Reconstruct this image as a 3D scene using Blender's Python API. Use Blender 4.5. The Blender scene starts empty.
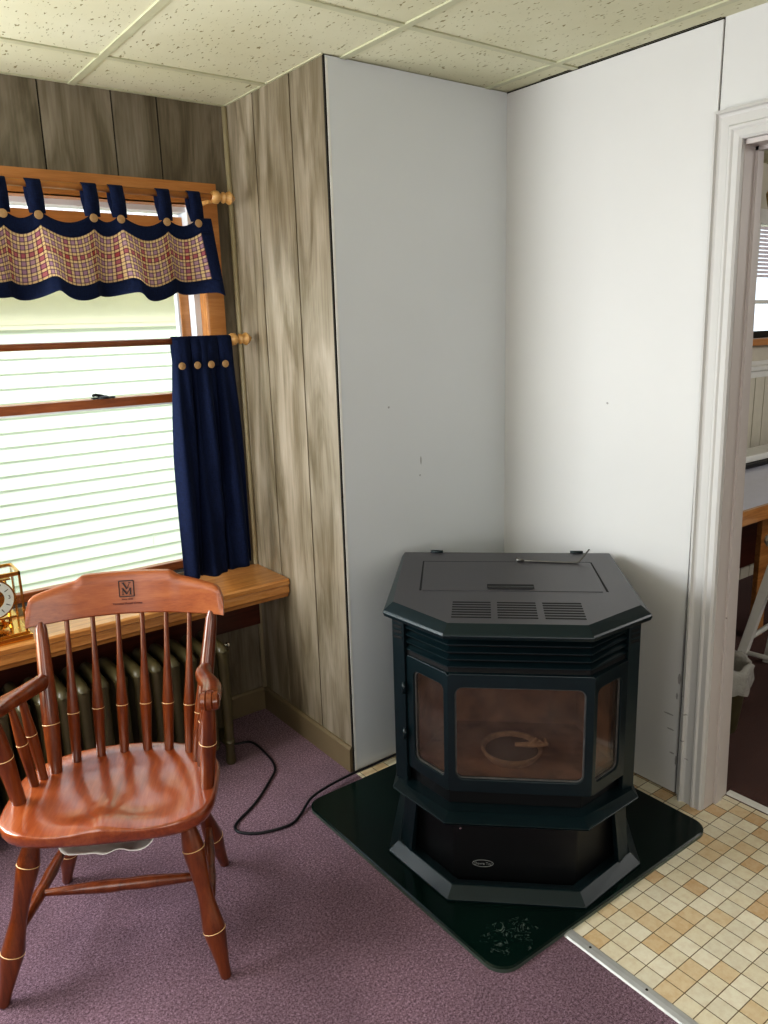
import bpy, bmesh, math, random
from mathutils import Vector, Matrix
random.seed(7)
PI = math.pi
C = bpy.context.scene.collection
S2 = 2 ** -.5
H = 2.2406            # ceiling height
XB = -.7247           # panelled return wall
YA = .6232            # window wall
# ------------------------------------------------------------------ materials
def srgb(r, g, b):
    def f(c):
        c /= 255.
        return c / 12.92 if c <= .04045 else ((c + .055) / 1.055) ** 2.4
    return (f(r), f(g), f(b), 1.)

class NT:
    """tiny node tree builder"""
    def __init__(s, name):
        s.m = bpy.data.materials.new(name); s.m.use_nodes = True
        s.t = s.m.node_tree; s.n = s.t.nodes; s.l = s.t.links
        s.b = s.n['Principled BSDF']; s.out = s.n['Material Output']
    def new(s, kind, **kw):
        n = s.n.new(kind)
        for k, v in kw.items(): setattr(n, k, v)
        return n
    def link(s, a, b): s.l.new(a, b)
    def put(s, sock, v):
        if hasattr(v, 'is_linked') or hasattr(v, 'links'): s.l.new(v, sock)
        else: sock.default_value = v
    def math(s, op, a, b=None, c=None):
        n = s.new('ShaderNodeMath', operation=op)
        s.put(n.inputs[0], a)
        if b is not None: s.put(n.inputs[1], b)
        if c is not None: s.put(n.inputs[2], c)
        return n.outputs[0]
    def obj(s): return s.new('ShaderNodeTexCoord').outputs['Object']
    def uv(s): return s.new('ShaderNodeTexCoord').outputs['UV']
    def mapping(s, vec, scale=(1, 1, 1), loc=(0, 0, 0), rot=(0, 0, 0)):
        n = s.new('ShaderNodeMapping'); s.l.new(vec, n.inputs[0])
        n.inputs[1].default_value = loc; n.inputs[2].default_value = rot; n.inputs[3].default_value = scale
        return n.outputs[0]
    def noise(s, vec, scale, detail=4, rough=.5, dist=0.):
        n = s.new('ShaderNodeTexNoise'); s.l.new(vec, n.inputs['Vector'])
        n.inputs['Scale'].default_value = scale; n.inputs['Detail'].default_value = detail
        n.inputs['Roughness'].default_value = rough; n.inputs['Distortion'].default_value = dist
        return n.outputs['Fac']
    def ramp(s, fac, stops, interp='LINEAR'):
        n = s.new('ShaderNodeValToRGB'); s.l.new(fac, n.inputs[0]); r = n.color_ramp; r.interpolation = interp
        while len(r.elements) < len(stops): r.elements.new(.5)
        for e, (p, c) in zip(r.elements, stops): e.position = p; e.color = c
        return n.outputs[0]
    def mix(s, fac, a, b, mode='MIX'):
        n = s.new('ShaderNodeMix', data_type='RGBA', blend_type=mode)
        s.put(n.inputs[0], fac); s.put(n.inputs[6], a); s.put(n.inputs[7], b)
        return n.outputs[2]
    def sep(s, vec):
        n = s.new('ShaderNodeSeparateXYZ'); s.l.new(vec, n.inputs[0]); return n.outputs
    def bump(s, h, strength=.3, dist=.002):
        n = s.new('ShaderNodeBump'); n.inputs['Strength'].default_value = strength
        n.inputs['Distance'].default_value = dist; s.l.new(h, n.inputs['Height'])
        s.l.new(n.outputs[0], s.b.inputs['Normal'])
    def set(s, color=None, rough=None, metal=None, coat=None, coat_rough=.1, spec=None):
        if color is not None: s.put(s.b.inputs['Base Color'], color)
        if rough is not None: s.put(s.b.inputs['Roughness'], rough)
        if metal is not None: s.b.inputs['Metallic'].default_value = metal
        if coat is not None:
            s.b.inputs['Coat Weight'].default_value = coat; s.b.inputs['Coat Roughness'].default_value = coat_rough
        if spec is not None: s.b.inputs['Specular IOR Level'].default_value = spec
        return s.m

def spots(n, vec, col, base, pts):
    """small dark marks on a wall at given positions (x,y,z,rx,rz)"""
    for (px, py, pz, rw, rh) in pts:
        v = n.mapping(vec, loc=(-px / rw, -py / rw, -pz / rh), scale=(1 / rw, 1 / rw, 1 / rh))
        ln = n.new('ShaderNodeVectorMath', operation='LENGTH'); n.link(v, ln.inputs[0])
        f = n.math('LESS_THAN', n.math('ADD', ln.outputs['Value'], n.math('MULTIPLY', n.noise(vec, 300, 2), .8)), 1.3)
        base = n.mix(n.math('MULTIPLY', f, .5), base, col)
    return base

def simple(name, col, rough=.5, metal=0., coat=None, var=.12, scale=20, bump=0., spec=None):
    n = NT(name); o = n.obj()
    f = n.noise(o, scale, 4)
    dark = tuple(c * (1 - var) for c in col[:3]) + (1,); lite = tuple(min(1, c * (1 + var)) for c in col[:3]) + (1,)
    n.set(n.ramp(f, [(.3, dark), (.7, lite)]), rough, metal, coat, spec=spec)
    if bump: n.bump(n.noise(o, scale * 8, 3), bump, .001)
    return n.m

def wood(name, c1, c2, c3, axis='X', grain=9., rough=.35, coat=.3, coat_rough=.15):
    n = NT(name); o = n.obj()
    sc = {'X': (1.2, 14, 14), 'Y': (14, 1.2, 14), 'Z': (14, 14, 1.2)}[axis]
    v = n.mapping(o, scale=sc)
    a = n.noise(v, grain * .35, 6, .6, .6); b = n.noise(v, grain * 2.5, 3, .7)
    f = n.math('ADD', n.math('MULTIPLY', a, .7), n.math('MULTIPLY', b, .3))
    n.set(n.ramp(f, [(.35, c1), (.5, c2), (.65, c3)]), rough, coat=coat, coat_rough=coat_rough)
    n.bump(b, .06, .001)
    return n.m

def panelling(name, axis, grooves, tint=1.):
    """printed wood-grain panelling; every board between grooves gets its own tone"""
    n = NT(name); o = n.obj(); xs = n.sep(o)
    co = xs[0] if axis == 'x' else xs[1]
    idx = None
    for g in grooves:
        t = n.math('GREATER_THAN', co, g); idx = t if idx is None else n.math('ADD', idx, t)
    off = n.new('ShaderNodeCombineXYZ'); n.link(n.math('MULTIPLY', idx, 3.7), off.inputs[0]); n.link(n.math('MULTIPLY', idx, 1.9), off.inputs[2])
    ad = n.new('ShaderNodeVectorMath', operation='ADD'); n.link(o, ad.inputs[0]); n.link(off.outputs[0], ad.inputs[1])
    v = n.mapping(ad.outputs[0], scale=(5.5, 5.5, .9))
    a = n.noise(v, 1.7, 5, .55, 1.6); b = n.noise(n.mapping(ad.outputs[0], scale=(60, 60, 2.5)), 2.2, 3, .6)
    w = n.noise(n.mapping(ad.outputs[0], scale=(1, 1, .45)), 5.5, 3, .5, .8)
    f = n.math('ADD', n.math('MULTIPLY', a, .55), n.math('ADD', n.math('MULTIPLY', b, .2), n.math('MULTIPLY', w, .25)))
    def k(r, g, b_): 
        c = srgb(r, g, b_); return (c[0] * tint, c[1] * tint, c[2] * tint, 1)
    col = n.ramp(f, [(.33, k(94, 82, 62)), (.44, k(124, 112, 90)), (.52, k(150, 138, 118)), (.66, k(180, 168, 150))])
    tone = n.math('ADD', .86, n.math('MULTIPLY', n.math('FRACT', n.math('MULTIPLY', idx, .37)), .25))
    tn = n.new('ShaderNodeCombineColor'); [n.link(tone, tn.inputs[i]) for i in range(3)]
    col = n.mix(1., col, tn.outputs[0], 'MULTIPLY')
    n.set(col, .42, coat=.12, coat_rough=.3)
    n.bump(b, .08, .001)
    return n.m

M = {}
def carpet(name, c1, c2, c3):
    n = NT(name); o = n.obj()
    f1 = n.noise(o, 300, 4, .8); f2 = n.noise(o, 2.2, 5, .6); f3 = n.noise(o, 160, 2, .6)
    f = n.math('ADD', n.math('MULTIPLY', f1, .65), n.math('MULTIPLY', f3, .35))
    col = n.ramp(f, [(.40, c1), (.5, c2), (.60, c3)])
    col = n.mix(n.math('MULTIPLY', n.ramp(f2, [(.42, (1, 1, 1, 1)), (.6, (0, 0, 0, 1))]), .28), col, tuple(c * .55 for c in c1[:3]) + (1,))
    n.set(col, .95, spec=.1); n.b.inputs['Sheen Weight'].default_value = .15
    n.bump(f, .8, .006)
    return n.m
M['carpet'] = carpet('mauve_carpet', srgb(80, 58, 68), srgb(132, 102, 116), srgb(182, 152, 168))
M['carpet2'] = carpet('dark_red_carpet', srgb(56, 34, 30), srgb(84, 52, 46), srgb(112, 76, 66))

n = NT('mosaic_vinyl'); o = n.obj(); P = .0505
xs = n.sep(n.mapping(o, loc=(.0035, .014, 0)))
ux = n.math('DIVIDE', xs[0], P); uy = n.math('DIVIDE', xs[1], P)
cell = n.new('ShaderNodeCombineXYZ'); n.link(n.math('FLOOR', ux), cell.inputs[0]); n.link(n.math('FLOOR', uy), cell.inputs[1])
wn = n.new('ShaderNodeTexWhiteNoise', noise_dimensions='2D'); n.link(cell.outputs[0], wn.inputs['Vector'])
tone = n.ramp(wn.outputs['Value'], [(0, srgb(218, 194, 156)), (.16, srgb(206, 172, 130)), (.30, srgb(228, 218, 192)), (.6, srgb(238, 231, 210)), (.8, srgb(224, 217, 196)), (.94, srgb(216, 186, 142))], 'CONSTANT')
mott = n.noise(o, 45, 5, .65)
tone = n.mix(.22, tone, n.ramp(mott, [(.35, srgb(196, 160, 112)), (.6, srgb(240, 230, 200))]))
dx = n.math('ABSOLUTE', n.math('SUBTRACT', n.math('FRACT', ux), .5)); dy = n.math('ABSOLUTE', n.math('SUBTRACT', n.math('FRACT', uy), .5))
g = n.math('GREATER_THAN', n.math('MAXIMUM', dx, dy), .478)
n.set(n.mix(g, tone, srgb(106, 86, 58)), .42)
n.bump(n.math('SUBTRACT', 1., g), .3, .001); M['tile'] = n.m

n = NT('acoustic_tile'); o = n.obj()
v = n.mapping(o, rot=(0, 0, .7), scale=(1, .33, 1))
f = n.noise(v, 150, 1.5, .5, .3); f2 = n.noise(o, 35, 2)
f3 = n.noise(n.mapping(o, loc=(3, 1, 0), rot=(0, 0, -.5), scale=(1, .4, 1)), 110, 1, .5)
holes = n.ramp(n.math('ADD', f, n.math('MULTIPLY', f2, .12)), [(.33, (0, 0, 0, 1)), (.37, (1, 1, 1, 1))])
h2 = n.ramp(f3, [(.27, (0, 0, 0, 1)), (.30, (1, 1, 1, 1))])
hh = n.mix(1., holes, h2, 'MULTIPLY')
n.set(n.mix(hh, srgb(150, 142, 108), n.ramp(n.noise(o, 3, 4), [(.3, srgb(205, 202, 174)), (.7, srgb(215, 213, 188))])), .9, spec=.1)
n.bump(hh, .6, .003); M['ceil'] = n.m
M['tbar'] = simple('ceiling_bar_paint', srgb(190, 189, 160), .5, var=.06)
M['gap'] = simple('dark_gap', srgb(28, 24, 18), .9)

def wallpaint(name, c, pts=()):
    n = NT(name); o = n.obj()
    col = n.ramp(n.noise(o, 2.5, 4), [(.3, tuple(k * .97 for k in c[:3]) + (1,)), (.7, c)])
    if pts: col = spots(n, o, srgb(60, 52, 46), col, pts)
    n.set(col, .5, spec=.35); n.bump(n.noise(o, 60, 3), .04, .002)
    return n.m
M['wallC'] = wallpaint('white_wall_panel', srgb(214, 217, 219), [(-.53, 0, 1.24, .004, .004), (-.40, 0, 1.05, .0035, .016), (-.405, 0, 1.0, .003, .004)])
M['wallD'] = wallpaint('white_side_panel', srgb(209, 208, 206), [(0, -.45, 1.237, .0045, .004), (0, -.76, .40, .006, .02), (0, -.755, .34, .004, .012), (0, -.74, .22, .014, .003), (0, -.75, .14, .01, .003), (0, -.73, .27, .02, .003), (0, -.765, .12, .004, .02)])
M['trim'] = wallpaint('white_trim_paint', srgb(200, 198, 195), [(-.02, -.80, .30, .008, .003), (-.02, -.79, .21, .012, .003), (-.02, -.785, .36, .006, .004), (-.02, -.81, .15, .01, .0025), (.07, -.865, 1.0, .003, .003), (.1, -.865, .55, .004, .004), (.06, -.865, 1.5, .003, .003)])
M['jamb'] = wallpaint('pinkish_jamb_paint', srgb(196, 188, 184), [(.1, -.868, 1.02, .004, .004), (.05, -.868, .62, .004, .004), (.09, -.868, .33, .003, .004)])
M['white'] = simple('white_paint', srgb(225, 224, 218), .5, var=.04)
GA = [-2.9, -2.62, -2.42, -2.2, -1.98, -1.75, -1.54, -1.334, -1.115, -.967]
GB = [.193, .427]
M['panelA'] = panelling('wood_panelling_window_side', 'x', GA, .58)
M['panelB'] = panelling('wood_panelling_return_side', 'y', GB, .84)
M['tan'] = simple('tan_moulding', srgb(112, 98, 74), .45, var=.08, scale=8)
M['corner'] = simple('corner_moulding', srgb(170, 158, 128), .4, var=.06)
M['pineX'] = wood('orange_pine_horizontal', srgb(160, 104, 50), srgb(180, 120, 62), srgb(194, 136, 78), 'X', grain=4)
M['pineZ'] = wood('orange_pine_vertical', srgb(156, 100, 48), srgb(184, 124, 64), srgb(200, 144, 84), 'Z')
M['oak'] = wood('golden_oak', srgb(150, 96, 46), srgb(184, 126, 68), srgb(204, 150, 92), 'X', rough=.3, coat=.5)
M['apron'] = wood('dark_red_wood', srgb(58, 24, 14), srgb(78, 34, 20), srgb(92, 44, 26), 'X')
M['rail'] = wood('brown_sash_wood', srgb(110, 58, 26), srgb(138, 76, 38), srgb(156, 92, 50), 'X')
M['rodtop'] = simple('orange_pine_rod', srgb(180, 120, 62), .35, coat=.3)
M['rod'] = simple('brown_rod', srgb(146, 84, 46), .35, coat=.3)
M['finial'] = wood('turned_pale_pine', srgb(178, 128, 70), srgb(204, 156, 94), srgb(220, 178, 118), 'X', coat=.5)
M['vinyl'] = simple('white_vinyl', srgb(225, 230, 236), .35, var=.03)
M['cherryX'] = wood('cherry_wood', srgb(118, 56, 22), srgb(146, 76, 34), srgb(164, 94, 48), 'X', grain=5, rough=.34, coat=.3, coat_rough=.2)
M['cherryS'] = wood('cherry_seat_wood', srgb(112, 46, 18), srgb(144, 68, 30), srgb(170, 94, 52), 'Y', grain=4, rough=.28, coat=1., coat_rough=.16)
M['cherryZ'] = wood('cherry_turned_wood', srgb(76, 30, 10), srgb(108, 50, 18), srgb(130, 66, 28), 'Z', grain=5, rough=.28, coat=.5, coat_rough=.12)
M['inlay'] = simple('pale_inlay', srgb(226, 190, 140), .35)
M['ink'] = simple('black_ink', srgb(44, 24, 16), .6)
M['redink'] = simple('dark_red_ink', srgb(80, 16, 14), .6)
M['radiator'] = simple('shaded_radiator_olive', srgb(76, 68, 44), .4, var=.15, scale=14, coat=.15)  # olive darkened so the paint carries the shade under the counter
M['chrome'] = simple('chrome', srgb(200, 200, 196), .2, 1.)
M['brass'] = simple('polished_brass', srgb(222, 170, 84), .2, 1., var=.06)
M['dial'] = simple('clock_dial_ring', srgb(214, 216, 214), .4, var=.03)
M['black'] = simple('black_plastic', srgb(18, 18, 20), .45)
M['cord'] = simple('black_cord', srgb(14, 15, 22), .5)
M['cloth'] = simple('white_cloth', srgb(253, 251, 244), .85, var=.05, bump=.2)
M['button'] = simple('wooden_button', srgb(168, 134, 92), .5, var=.12, scale=120)
M['siding'] = simple('white_vinyl_siding', srgb(232, 240, 224), .55, var=.02, scale=6)
M['frieze'] = simple('cream_board', srgb(246, 242, 214), .55, var=.02)
M['strip'] = simple('aluminium_strip', srgb(196, 196, 194), .38, .35, var=.08)
M['siding2'] = simple('white_board', srgb(224, 226, 232), .5, var=.04)

def cloth_mat(name, c1, c2):
    n = NT(name); u = n.uv()
    w = n.new('ShaderNodeTexNoise'); n.link(n.mapping(u, scale=(500, 60, 1)), w.inputs['Vector']); w.inputs['Scale'].default_value = 1.
    w2 = n.noise(n.mapping(u, scale=(60, 500, 1)), 1., 2)
    f = n.math('ADD', n.math('MULTIPLY', w.outputs['Fac'], .5), n.math('MULTIPLY', w2, .5))
    n.set(n.ramp(f, [(.35, c1), (.65, c2)]), .85, spec=.15)
    n.b.inputs['Sheen Weight'].default_value = .12; n.b.inputs['Sheen Tint'].default_value = srgb(90, 110, 160)
    n.bump(f, .2, .001)
    return n.m
M['navy'] = cloth_mat('navy_cotton', srgb(12, 19, 42), srgb(22, 34, 66))
n = NT('plaid_cotton'); u = n.uv(); xs = n.sep(u)
def band(co, per, lo, hi, off=0.):
    f = n.math('FRACT', n.math('ADD', n.math('DIVIDE', co, per), off))
    return n.math('MULTIPLY', n.math('GREATER_THAN', f, lo), n.math('LESS_THAN', f, hi))
col = srgb(170, 138, 150)
PP = .0235
big = .094
for ax in (0, 1):
    col = n.mix(n.math('MULTIPLY', band(xs[ax], big, .0, .27), .6), col, srgb(166, 60, 56))
    col = n.mix(n.math('MULTIPLY', band(xs[ax], big, .5, .72), .35), col, srgb(150, 112, 140))
for ax in (0, 1):
    col = n.mix(n.math('MULTIPLY', band(xs[ax], PP, .0, .30), .8), col, srgb(216, 192, 142))
for ax in (0, 1):
    col = n.mix(n.math('MULTIPLY', band(xs[ax], PP, .30, .44), .6), col, srgb(70, 40, 60))
    col = n.mix(n.math('MULTIPLY', band(xs[ax], PP, .86, 1.), .6), col, srgb(70, 40, 60))
n.set(col, .85, spec=.1); M['plaid'] = n.m

def front_fresnel(n, ior):
    fr = n.new('ShaderNodeFresnel'); fr.inputs[0].default_value = ior
    gm = n.new('ShaderNodeNewGeometry')
    return n.math('MULTIPLY', fr.outputs[0], n.math('SUBTRACT', 1., gm.outputs['Backfacing']))
# stove materials
M['steel'] = simple('black_enamel_steel', srgb(15, 31, 35), .32, .0, var=.1, scale=30, bump=.05, spec=.45)  # black, with teal reflections tinted into the base colour
M['steel_top'] = simple('satin_charcoal_steel', srgb(56, 54, 58), .36, .0, var=.05, scale=9, bump=.05, spec=.6)
M['steel_dk'] = simple('deep_black_steel', srgb(7, 9, 11), .45, .0, var=.1)
M['slot'] = simple('slot_black', srgb(5, 5, 6), .8)
M['firebox'] = simple('sooty_firebox', srgb(150, 118, 96), .9, var=.45, scale=14)
M['gasket'] = simple('haze_grey_gasket', srgb(84, 82, 80), .6, var=.3, scale=40)  # gasket coloured grey to paint in the haze along the glass edge
M['soot'] = simple('soot', srgb(70, 54, 44), .9, var=.4, scale=40)
M['ash'] = simple('ash_grey', srgb(180, 152, 124), .9, var=.3, scale=60)
n = NT('sooty_hazed_glass'); 
gl = n.new('ShaderNodeBsdfGlossy'); gl.inputs['Roughness'].default_value = .06; gl.inputs['Color'].default_value = (.9, .9, .9, 1)
tr = n.new('ShaderNodeBsdfTransparent'); df = n.new('ShaderNodeBsdfDiffuse')
o = n.obj(); n.link(n.ramp(n.noise(o, 9, 5, .6), [(.3, srgb(84, 68, 58)), (.7, srgb(120, 110, 102))]), df.inputs['Color'])  # soot film, greyed to paint in the hazy reflections
tr.inputs['Color'].default_value = (.85, .8, .76, 1)
m1 = n.new('ShaderNodeMixShader'); n.put(m1.inputs[0], n.math('ADD', .05, n.math('MULTIPLY', n.noise(o, 6, 4), .28))); n.link(tr.outputs[0], m1.inputs[1]); n.link(df.outputs[0], m1.inputs[2])
ff = front_fresnel(n, 1.5)
m2 = n.new('ShaderNodeMixShader'); n.link(ff, m2.inputs[0]); n.link(m1.outputs[0], m2.inputs[1]); n.link(gl.outputs[0], m2.inputs[2])
n.link(m2.outputs[0], n.out.inputs['Surface']); M['stoveglass'] = n.m
def clear_glass(name, tint=(1, 1, 1, 1)):
    n = NT(name)
    gl = n.new('ShaderNodeBsdfGlossy'); gl.inputs['Roughness'].default_value = .02
    tr = n.new('ShaderNodeBsdfTransparent'); tr.inputs['Color'].default_value = tint
    m2 = n.new('ShaderNodeMixShader'); n.link(front_fresnel(n, 1.45), m2.inputs[0]); n.link(tr.outputs[0], m2.inputs[1]); n.link(gl.outputs[0], m2.inputs[2])
    n.link(m2.outputs[0], n.out.inputs['Surface']); return n.m
M['glass'] = clear_glass('window_glass', (.97, .98, .97, 1))
# hearth pad : glossy dark green enamel with a dusty scuff
n = NT('green_black_enamel'); o = n.obj()
v = n.mapping(o, loc=(.852 * 11, .865 * 15, 0), scale=(11, 15, 1))
ln = n.new('ShaderNodeVectorMath', operation='LENGTH'); n.link(v, ln.inputs[0])
near = n.math('LESS_THAN', n.math('ADD', ln.outputs['Value'], n.math('MULTIPLY', n.noise(o, 30, 3), 1.2)), 1.35)
dust = n.math('MULTIPLY', near, n.ramp(n.noise(o, 28, 8, .75, 3.), [(.54, (0, 0, 0, 1)), (.64, (1, 1, 1, 1))]))
speck = n.ramp(n.noise(o, 260, 2, .5), [(.72, (0, 0, 0, 1)), (.76, (1, 1, 1, 1))])
base = n.mix(n.math('MULTIPLY', speck, .25), n.ramp(n.noise(o, 3, 3), [(.3, srgb(4, 20, 17)), (.7, srgb(8, 30, 25))]), srgb(80, 96, 90))
n.set(n.mix(n.math('MULTIPLY', dust, .45), base, srgb(140, 150, 142)), n.math('ADD', .10, n.math('MULTIPLY', n.noise(o, 12, 3), .14)), spec=.32)
M['pad'] = n.m
M['padedge'] = simple('pad_edge', srgb(70, 82, 74), .35)

# ------------------------------------------------------------------ mesh helpers
def new_obj(name, bm, mats, parent=None, smooth=False, loc=None, bevel=0., auto=None):
    me = bpy.data.meshes.new(name); bmesh.ops.recalc_face_normals(bm, faces=bm.faces[:])
    bm.to_mesh(me); bm.free()
    if not isinstance(mats, (list, tuple)): mats = [mats]
    for m in mats: me.materials.append(m)
    if smooth or auto:
        for p in me.polygons: p.use_smooth = True
        if auto:
            me.set_sharp_from_angle(angle=math.radians(auto))
    ob = bpy.data.objects.new(name, me); C.objects.link(ob)
    if parent: ob.parent = parent
    if loc: ob.location = loc
    if bevel:
        md = ob.modifiers.new('bevel', 'BEVEL'); md.width = bevel; md.segments = 2; md.limit_method = 'ANGLE'; md.angle_limit = .7
    return ob
def tag(o, label=None, cat=None, group=None, kind=None):
    if label: o['label'] = label
    if cat: o['category'] = cat
    if group: o['group'] = group
    if kind: o['kind'] = kind
    return o
def empty(name, loc=(0, 0, 0), rz=0., label=None, cat=None, group=None):
    o = bpy.data.objects.new(name, None); C.objects.link(o); o.location = loc; o.rotation_euler = (0, 0, rz)
    o.empty_display_size = .05
    return tag(o, label, cat, group)
def struct(name, bm, mats, **k): return tag(new_obj(name, bm, mats, **k), kind='structure')
def box(bm, a, b, mi=0):
    x0, y0, z0 = [min(p, q) for p, q in zip(a, b)]; x1, y1, z1 = [max(p, q) for p, q in zip(a, b)]
    v = [bm.verts.new(p) for p in [(x0, y0, z0), (x1, y0, z0), (x1, y1, z0), (x0, y1, z0), (x0, y0, z1), (x1, y0, z1), (x1, y1, z1), (x0, y1, z1)]]
    for f in [(0, 3, 2, 1), (4, 5, 6, 7), (0, 1, 5, 4), (1, 2, 6, 5), (2, 3, 7, 6), (3, 0, 4, 7)]:
        bm.faces.new([v[i] for i in f]).material_index = mi
    return v
def loft(bm, rings, closed=True, caps=True, mi=0, cyc=False):
    """rings: list of lists of points with the same count"""
    R = [[bm.verts.new(p) for p in r] for r in rings]
    n = len(R[0]); m = len(R)
    for i in range(m if cyc else m - 1):
        a, b = R[i], R[(i + 1) % m]
        for j in range(n if closed else n - 1):
            k = (j + 1) % n
            bm.faces.new([a[j], a[k], b[k], b[j]]).material_index = mi
    if caps and not cyc and closed:
        bm.faces.new(R[0][::-1]).material_index = mi; bm.faces.new(R[-1]).material_index = mi
    return R
def prism(bm, poly, z0, z1, mi=0):
    loft(bm, [[(x, y, z0) for x, y in poly], [(x, y, z1) for x, y in poly]], mi=mi)
def basis(d):
    d = Vector(d).normalized()
    a = Vector((0, 0, 1)) if abs(d.z) < .9 else Vector((1, 0, 0))
    u = d.cross(a).normalized(); return u, d.cross(u).normalized()
def turned(bm, p0, p1, prof, seg=16, mi=0):
    """prof: list of (t, radius) along p0->p1"""
    p0, p1 = Vector(p0), Vector(p1); u, v = basis(p1 - p0)
    rings = []
    for t, r in prof:
        c = p0.lerp(p1, t)
        rings.append([c + u * (r * math.cos(2 * PI * k / seg)) + v * (r * math.sin(2 * PI * k / seg)) for k in range(seg)])
    loft(bm, rings, mi=mi)
def tube(bm, pts, r, seg=8, mi=0, flat=1.):
    pts = [Vector(p) for p in pts]; rings = []; up = None
    for i, p in enumerate(pts):
        d = (pts[min(i + 1, len(pts) - 1)] - pts[max(i - 1, 0)])
        if up is None: u, v = basis(d)
        else:
            u = (up - d.normalized() * up.dot(d.normalized())).normalized(); v = d.normalized().cross(u)
        up = u
        rr = r[i] if isinstance(r, (list, tuple)) else r
        rings.append([p + u * (rr * math.cos(2 * PI * k / seg)) + v * (rr * flat * math.sin(2 * PI * k / seg)) for k in range(seg)])
    loft(bm, rings, mi=mi)
def catmull(pts, n=8):
    pts = [Vector(p) for p in pts]; P_ = [pts[0]] + pts + [pts[-1]]; out = []
    for i in range(1, len(P_) - 2):
        a, b, c, d = P_[i - 1:i + 3]
        for k in range(n):
            t = k / n
            out.append(.5 * ((2 * b) + (c - a) * t + (2 * a - 5 * b + 4 * c - d) * t * t + (3 * b - a - 3 * c + d) * t ** 3))
    out.append(pts[-1]); return out
def rrect(x0, y0, x1, y1, r, n=6):
    o = []
    for cx, cy, a0 in [(x1 - r, y1 - r, 0), (x0 + r, y1 - r, PI / 2), (x0 + r, y0 + r, PI), (x1 - r, y0 + r, 1.5 * PI)]:
        for k in range(n + 1):
            a = a0 + PI / 2 * k / n; o.append((cx + r * math.cos(a), cy + r * math.sin(a)))
    return o
def plate_with_hole(bm, outer, inner, f, th, mi=0):
    """outer/inner: same-count 2D loops; f maps (a,b,depth)->3D"""
    A = [[f(a, b, 0) for a, b in outer], [f(a, b, 0) for a, b in inner], [f(a, b, th) for a, b in inner], [f(a, b, th) for a, b in outer]]
    loft(bm, A, caps=False, cyc=True, mi=mi)
def square_loop(x0, y0, x1, y1, r, n=6):
    """corner-matched square outline with the same vertex count as rrect"""
    o = []
    for cx, cy in [(x1, y1), (x0, y1), (x0, y0), (x1, y0)]:
        o += [(cx, cy)] * (n + 1)
    # spread the points a little along the sides so faces are not degenerate
    out = []
    for q, (cx, cy) in enumerate([(x1, y1), (x0, y1), (x0, y0), (x1, y0)]):
        for k in range(n + 1):
            t = k / n - .5; e = r
            d = [((0, -1), (-1, 0)), ((1, 0), (0, -1)), ((0, 1), (1, 0)), ((-1, 0), (0, 1))][q]
            if t < 0: out.append((cx + d[0][0] * -t * 2 * e, cy + d[0][1] * -t * 2 * e))
            else: out.append((cx + d[1][0] * t * 2 * e, cy + d[1][1] * t * 2 * e))
    return out
def text_mesh(name, body, size, mat, mtx, parent, depth=.0004, align='CENTER', spacing=1.):
    cu = bpy.data.curves.new(name, 'FONT'); cu.body = body; cu.size = size; cu.align_x = align; cu.align_y = 'CENTER'; cu.extrude = depth; cu.space_character = spacing
    t = bpy.data.objects.new(name + '_curve', cu); C.objects.link(t)
    dg = bpy.context.evaluated_depsgraph_get(); me = bpy.data.meshes.new_from_object(t.evaluated_get(dg))
    bpy.data.objects.remove(t); bpy.data.curves.remove(cu)
    me.materials.clear(); me.materials.append(mat)
    ob = bpy.data.objects.new(name, me); C.objects.link(ob); ob.parent = parent; ob.matrix_local = mtx
    return ob

# ------------------------------------------------------------------ camera
cam = bpy.data.cameras.new('camera'); co = bpy.data.objects.new('camera', cam); C.objects.link(co)
r_ = Vector((.79911688, -.6004447, -.02963736)); u_ = Vector((.16323778, .16927427, .97195661)); f_ = Vector((.57858935, .78154487, -.23328519))
co.matrix_world = Matrix(((r_.x, u_.x, -f_.x, -2.05617), (r_.y, u_.y, -f_.y, -2.01833), (r_.z, u_.z, -f_.z, 1.5), (0, 0, 0, 1)))
cam.sensor_fit = 'VERTICAL'; cam.sensor_height = 36; cam.lens = 780.2 * 36 / 1024; cam.clip_start = .05
bpy.context.scene.camera = co

# ------------------------------------------------------------------ the setting
XL, YN = -3.6, -4.0        # far left wall, near (behind camera) wall
bm = bmesh.new(); box(bm, (XL, YN, -.1), (XB, YA, 0)); struct('floor', bm, M['carpet'])
bm = bmesh.new(); box(bm, (XB, YN, -.1), (.12, .1, 0)); struct('floor', bm, M['tile'])
bm = bmesh.new(); box(bm, (.12, -3, -.1), (4.2, .22, 0)); struct('floor', bm, M['carpet2'])
# metal edging strip between carpet and vinyl
bm = bmesh.new()
loft(bm, [[(XB - .016, y, 0), (XB - .012, y, .0035), (XB, y, .005), (XB + .014, y, .0035), (XB + .018, y, 0)] for y in (-3.9, -.935)])
for k in range(12): turned(bm, (XB + .002, -1.01 - .16 * k, .004), (XB + .002, -1.01 - .16 * k, .0058), [(0, .004), (1, .003)], 8, 1)
struct('trim_1', bm, [M['strip'], M['gap']])
bm = bmesh.new(); loft(bm, [[(.126, y, 0), (.130, y, .007), (.149, y, .007), (.156, y, 0)] for y in (-1.68, -.872)]); struct('trim_2', bm, M['white'])
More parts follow.
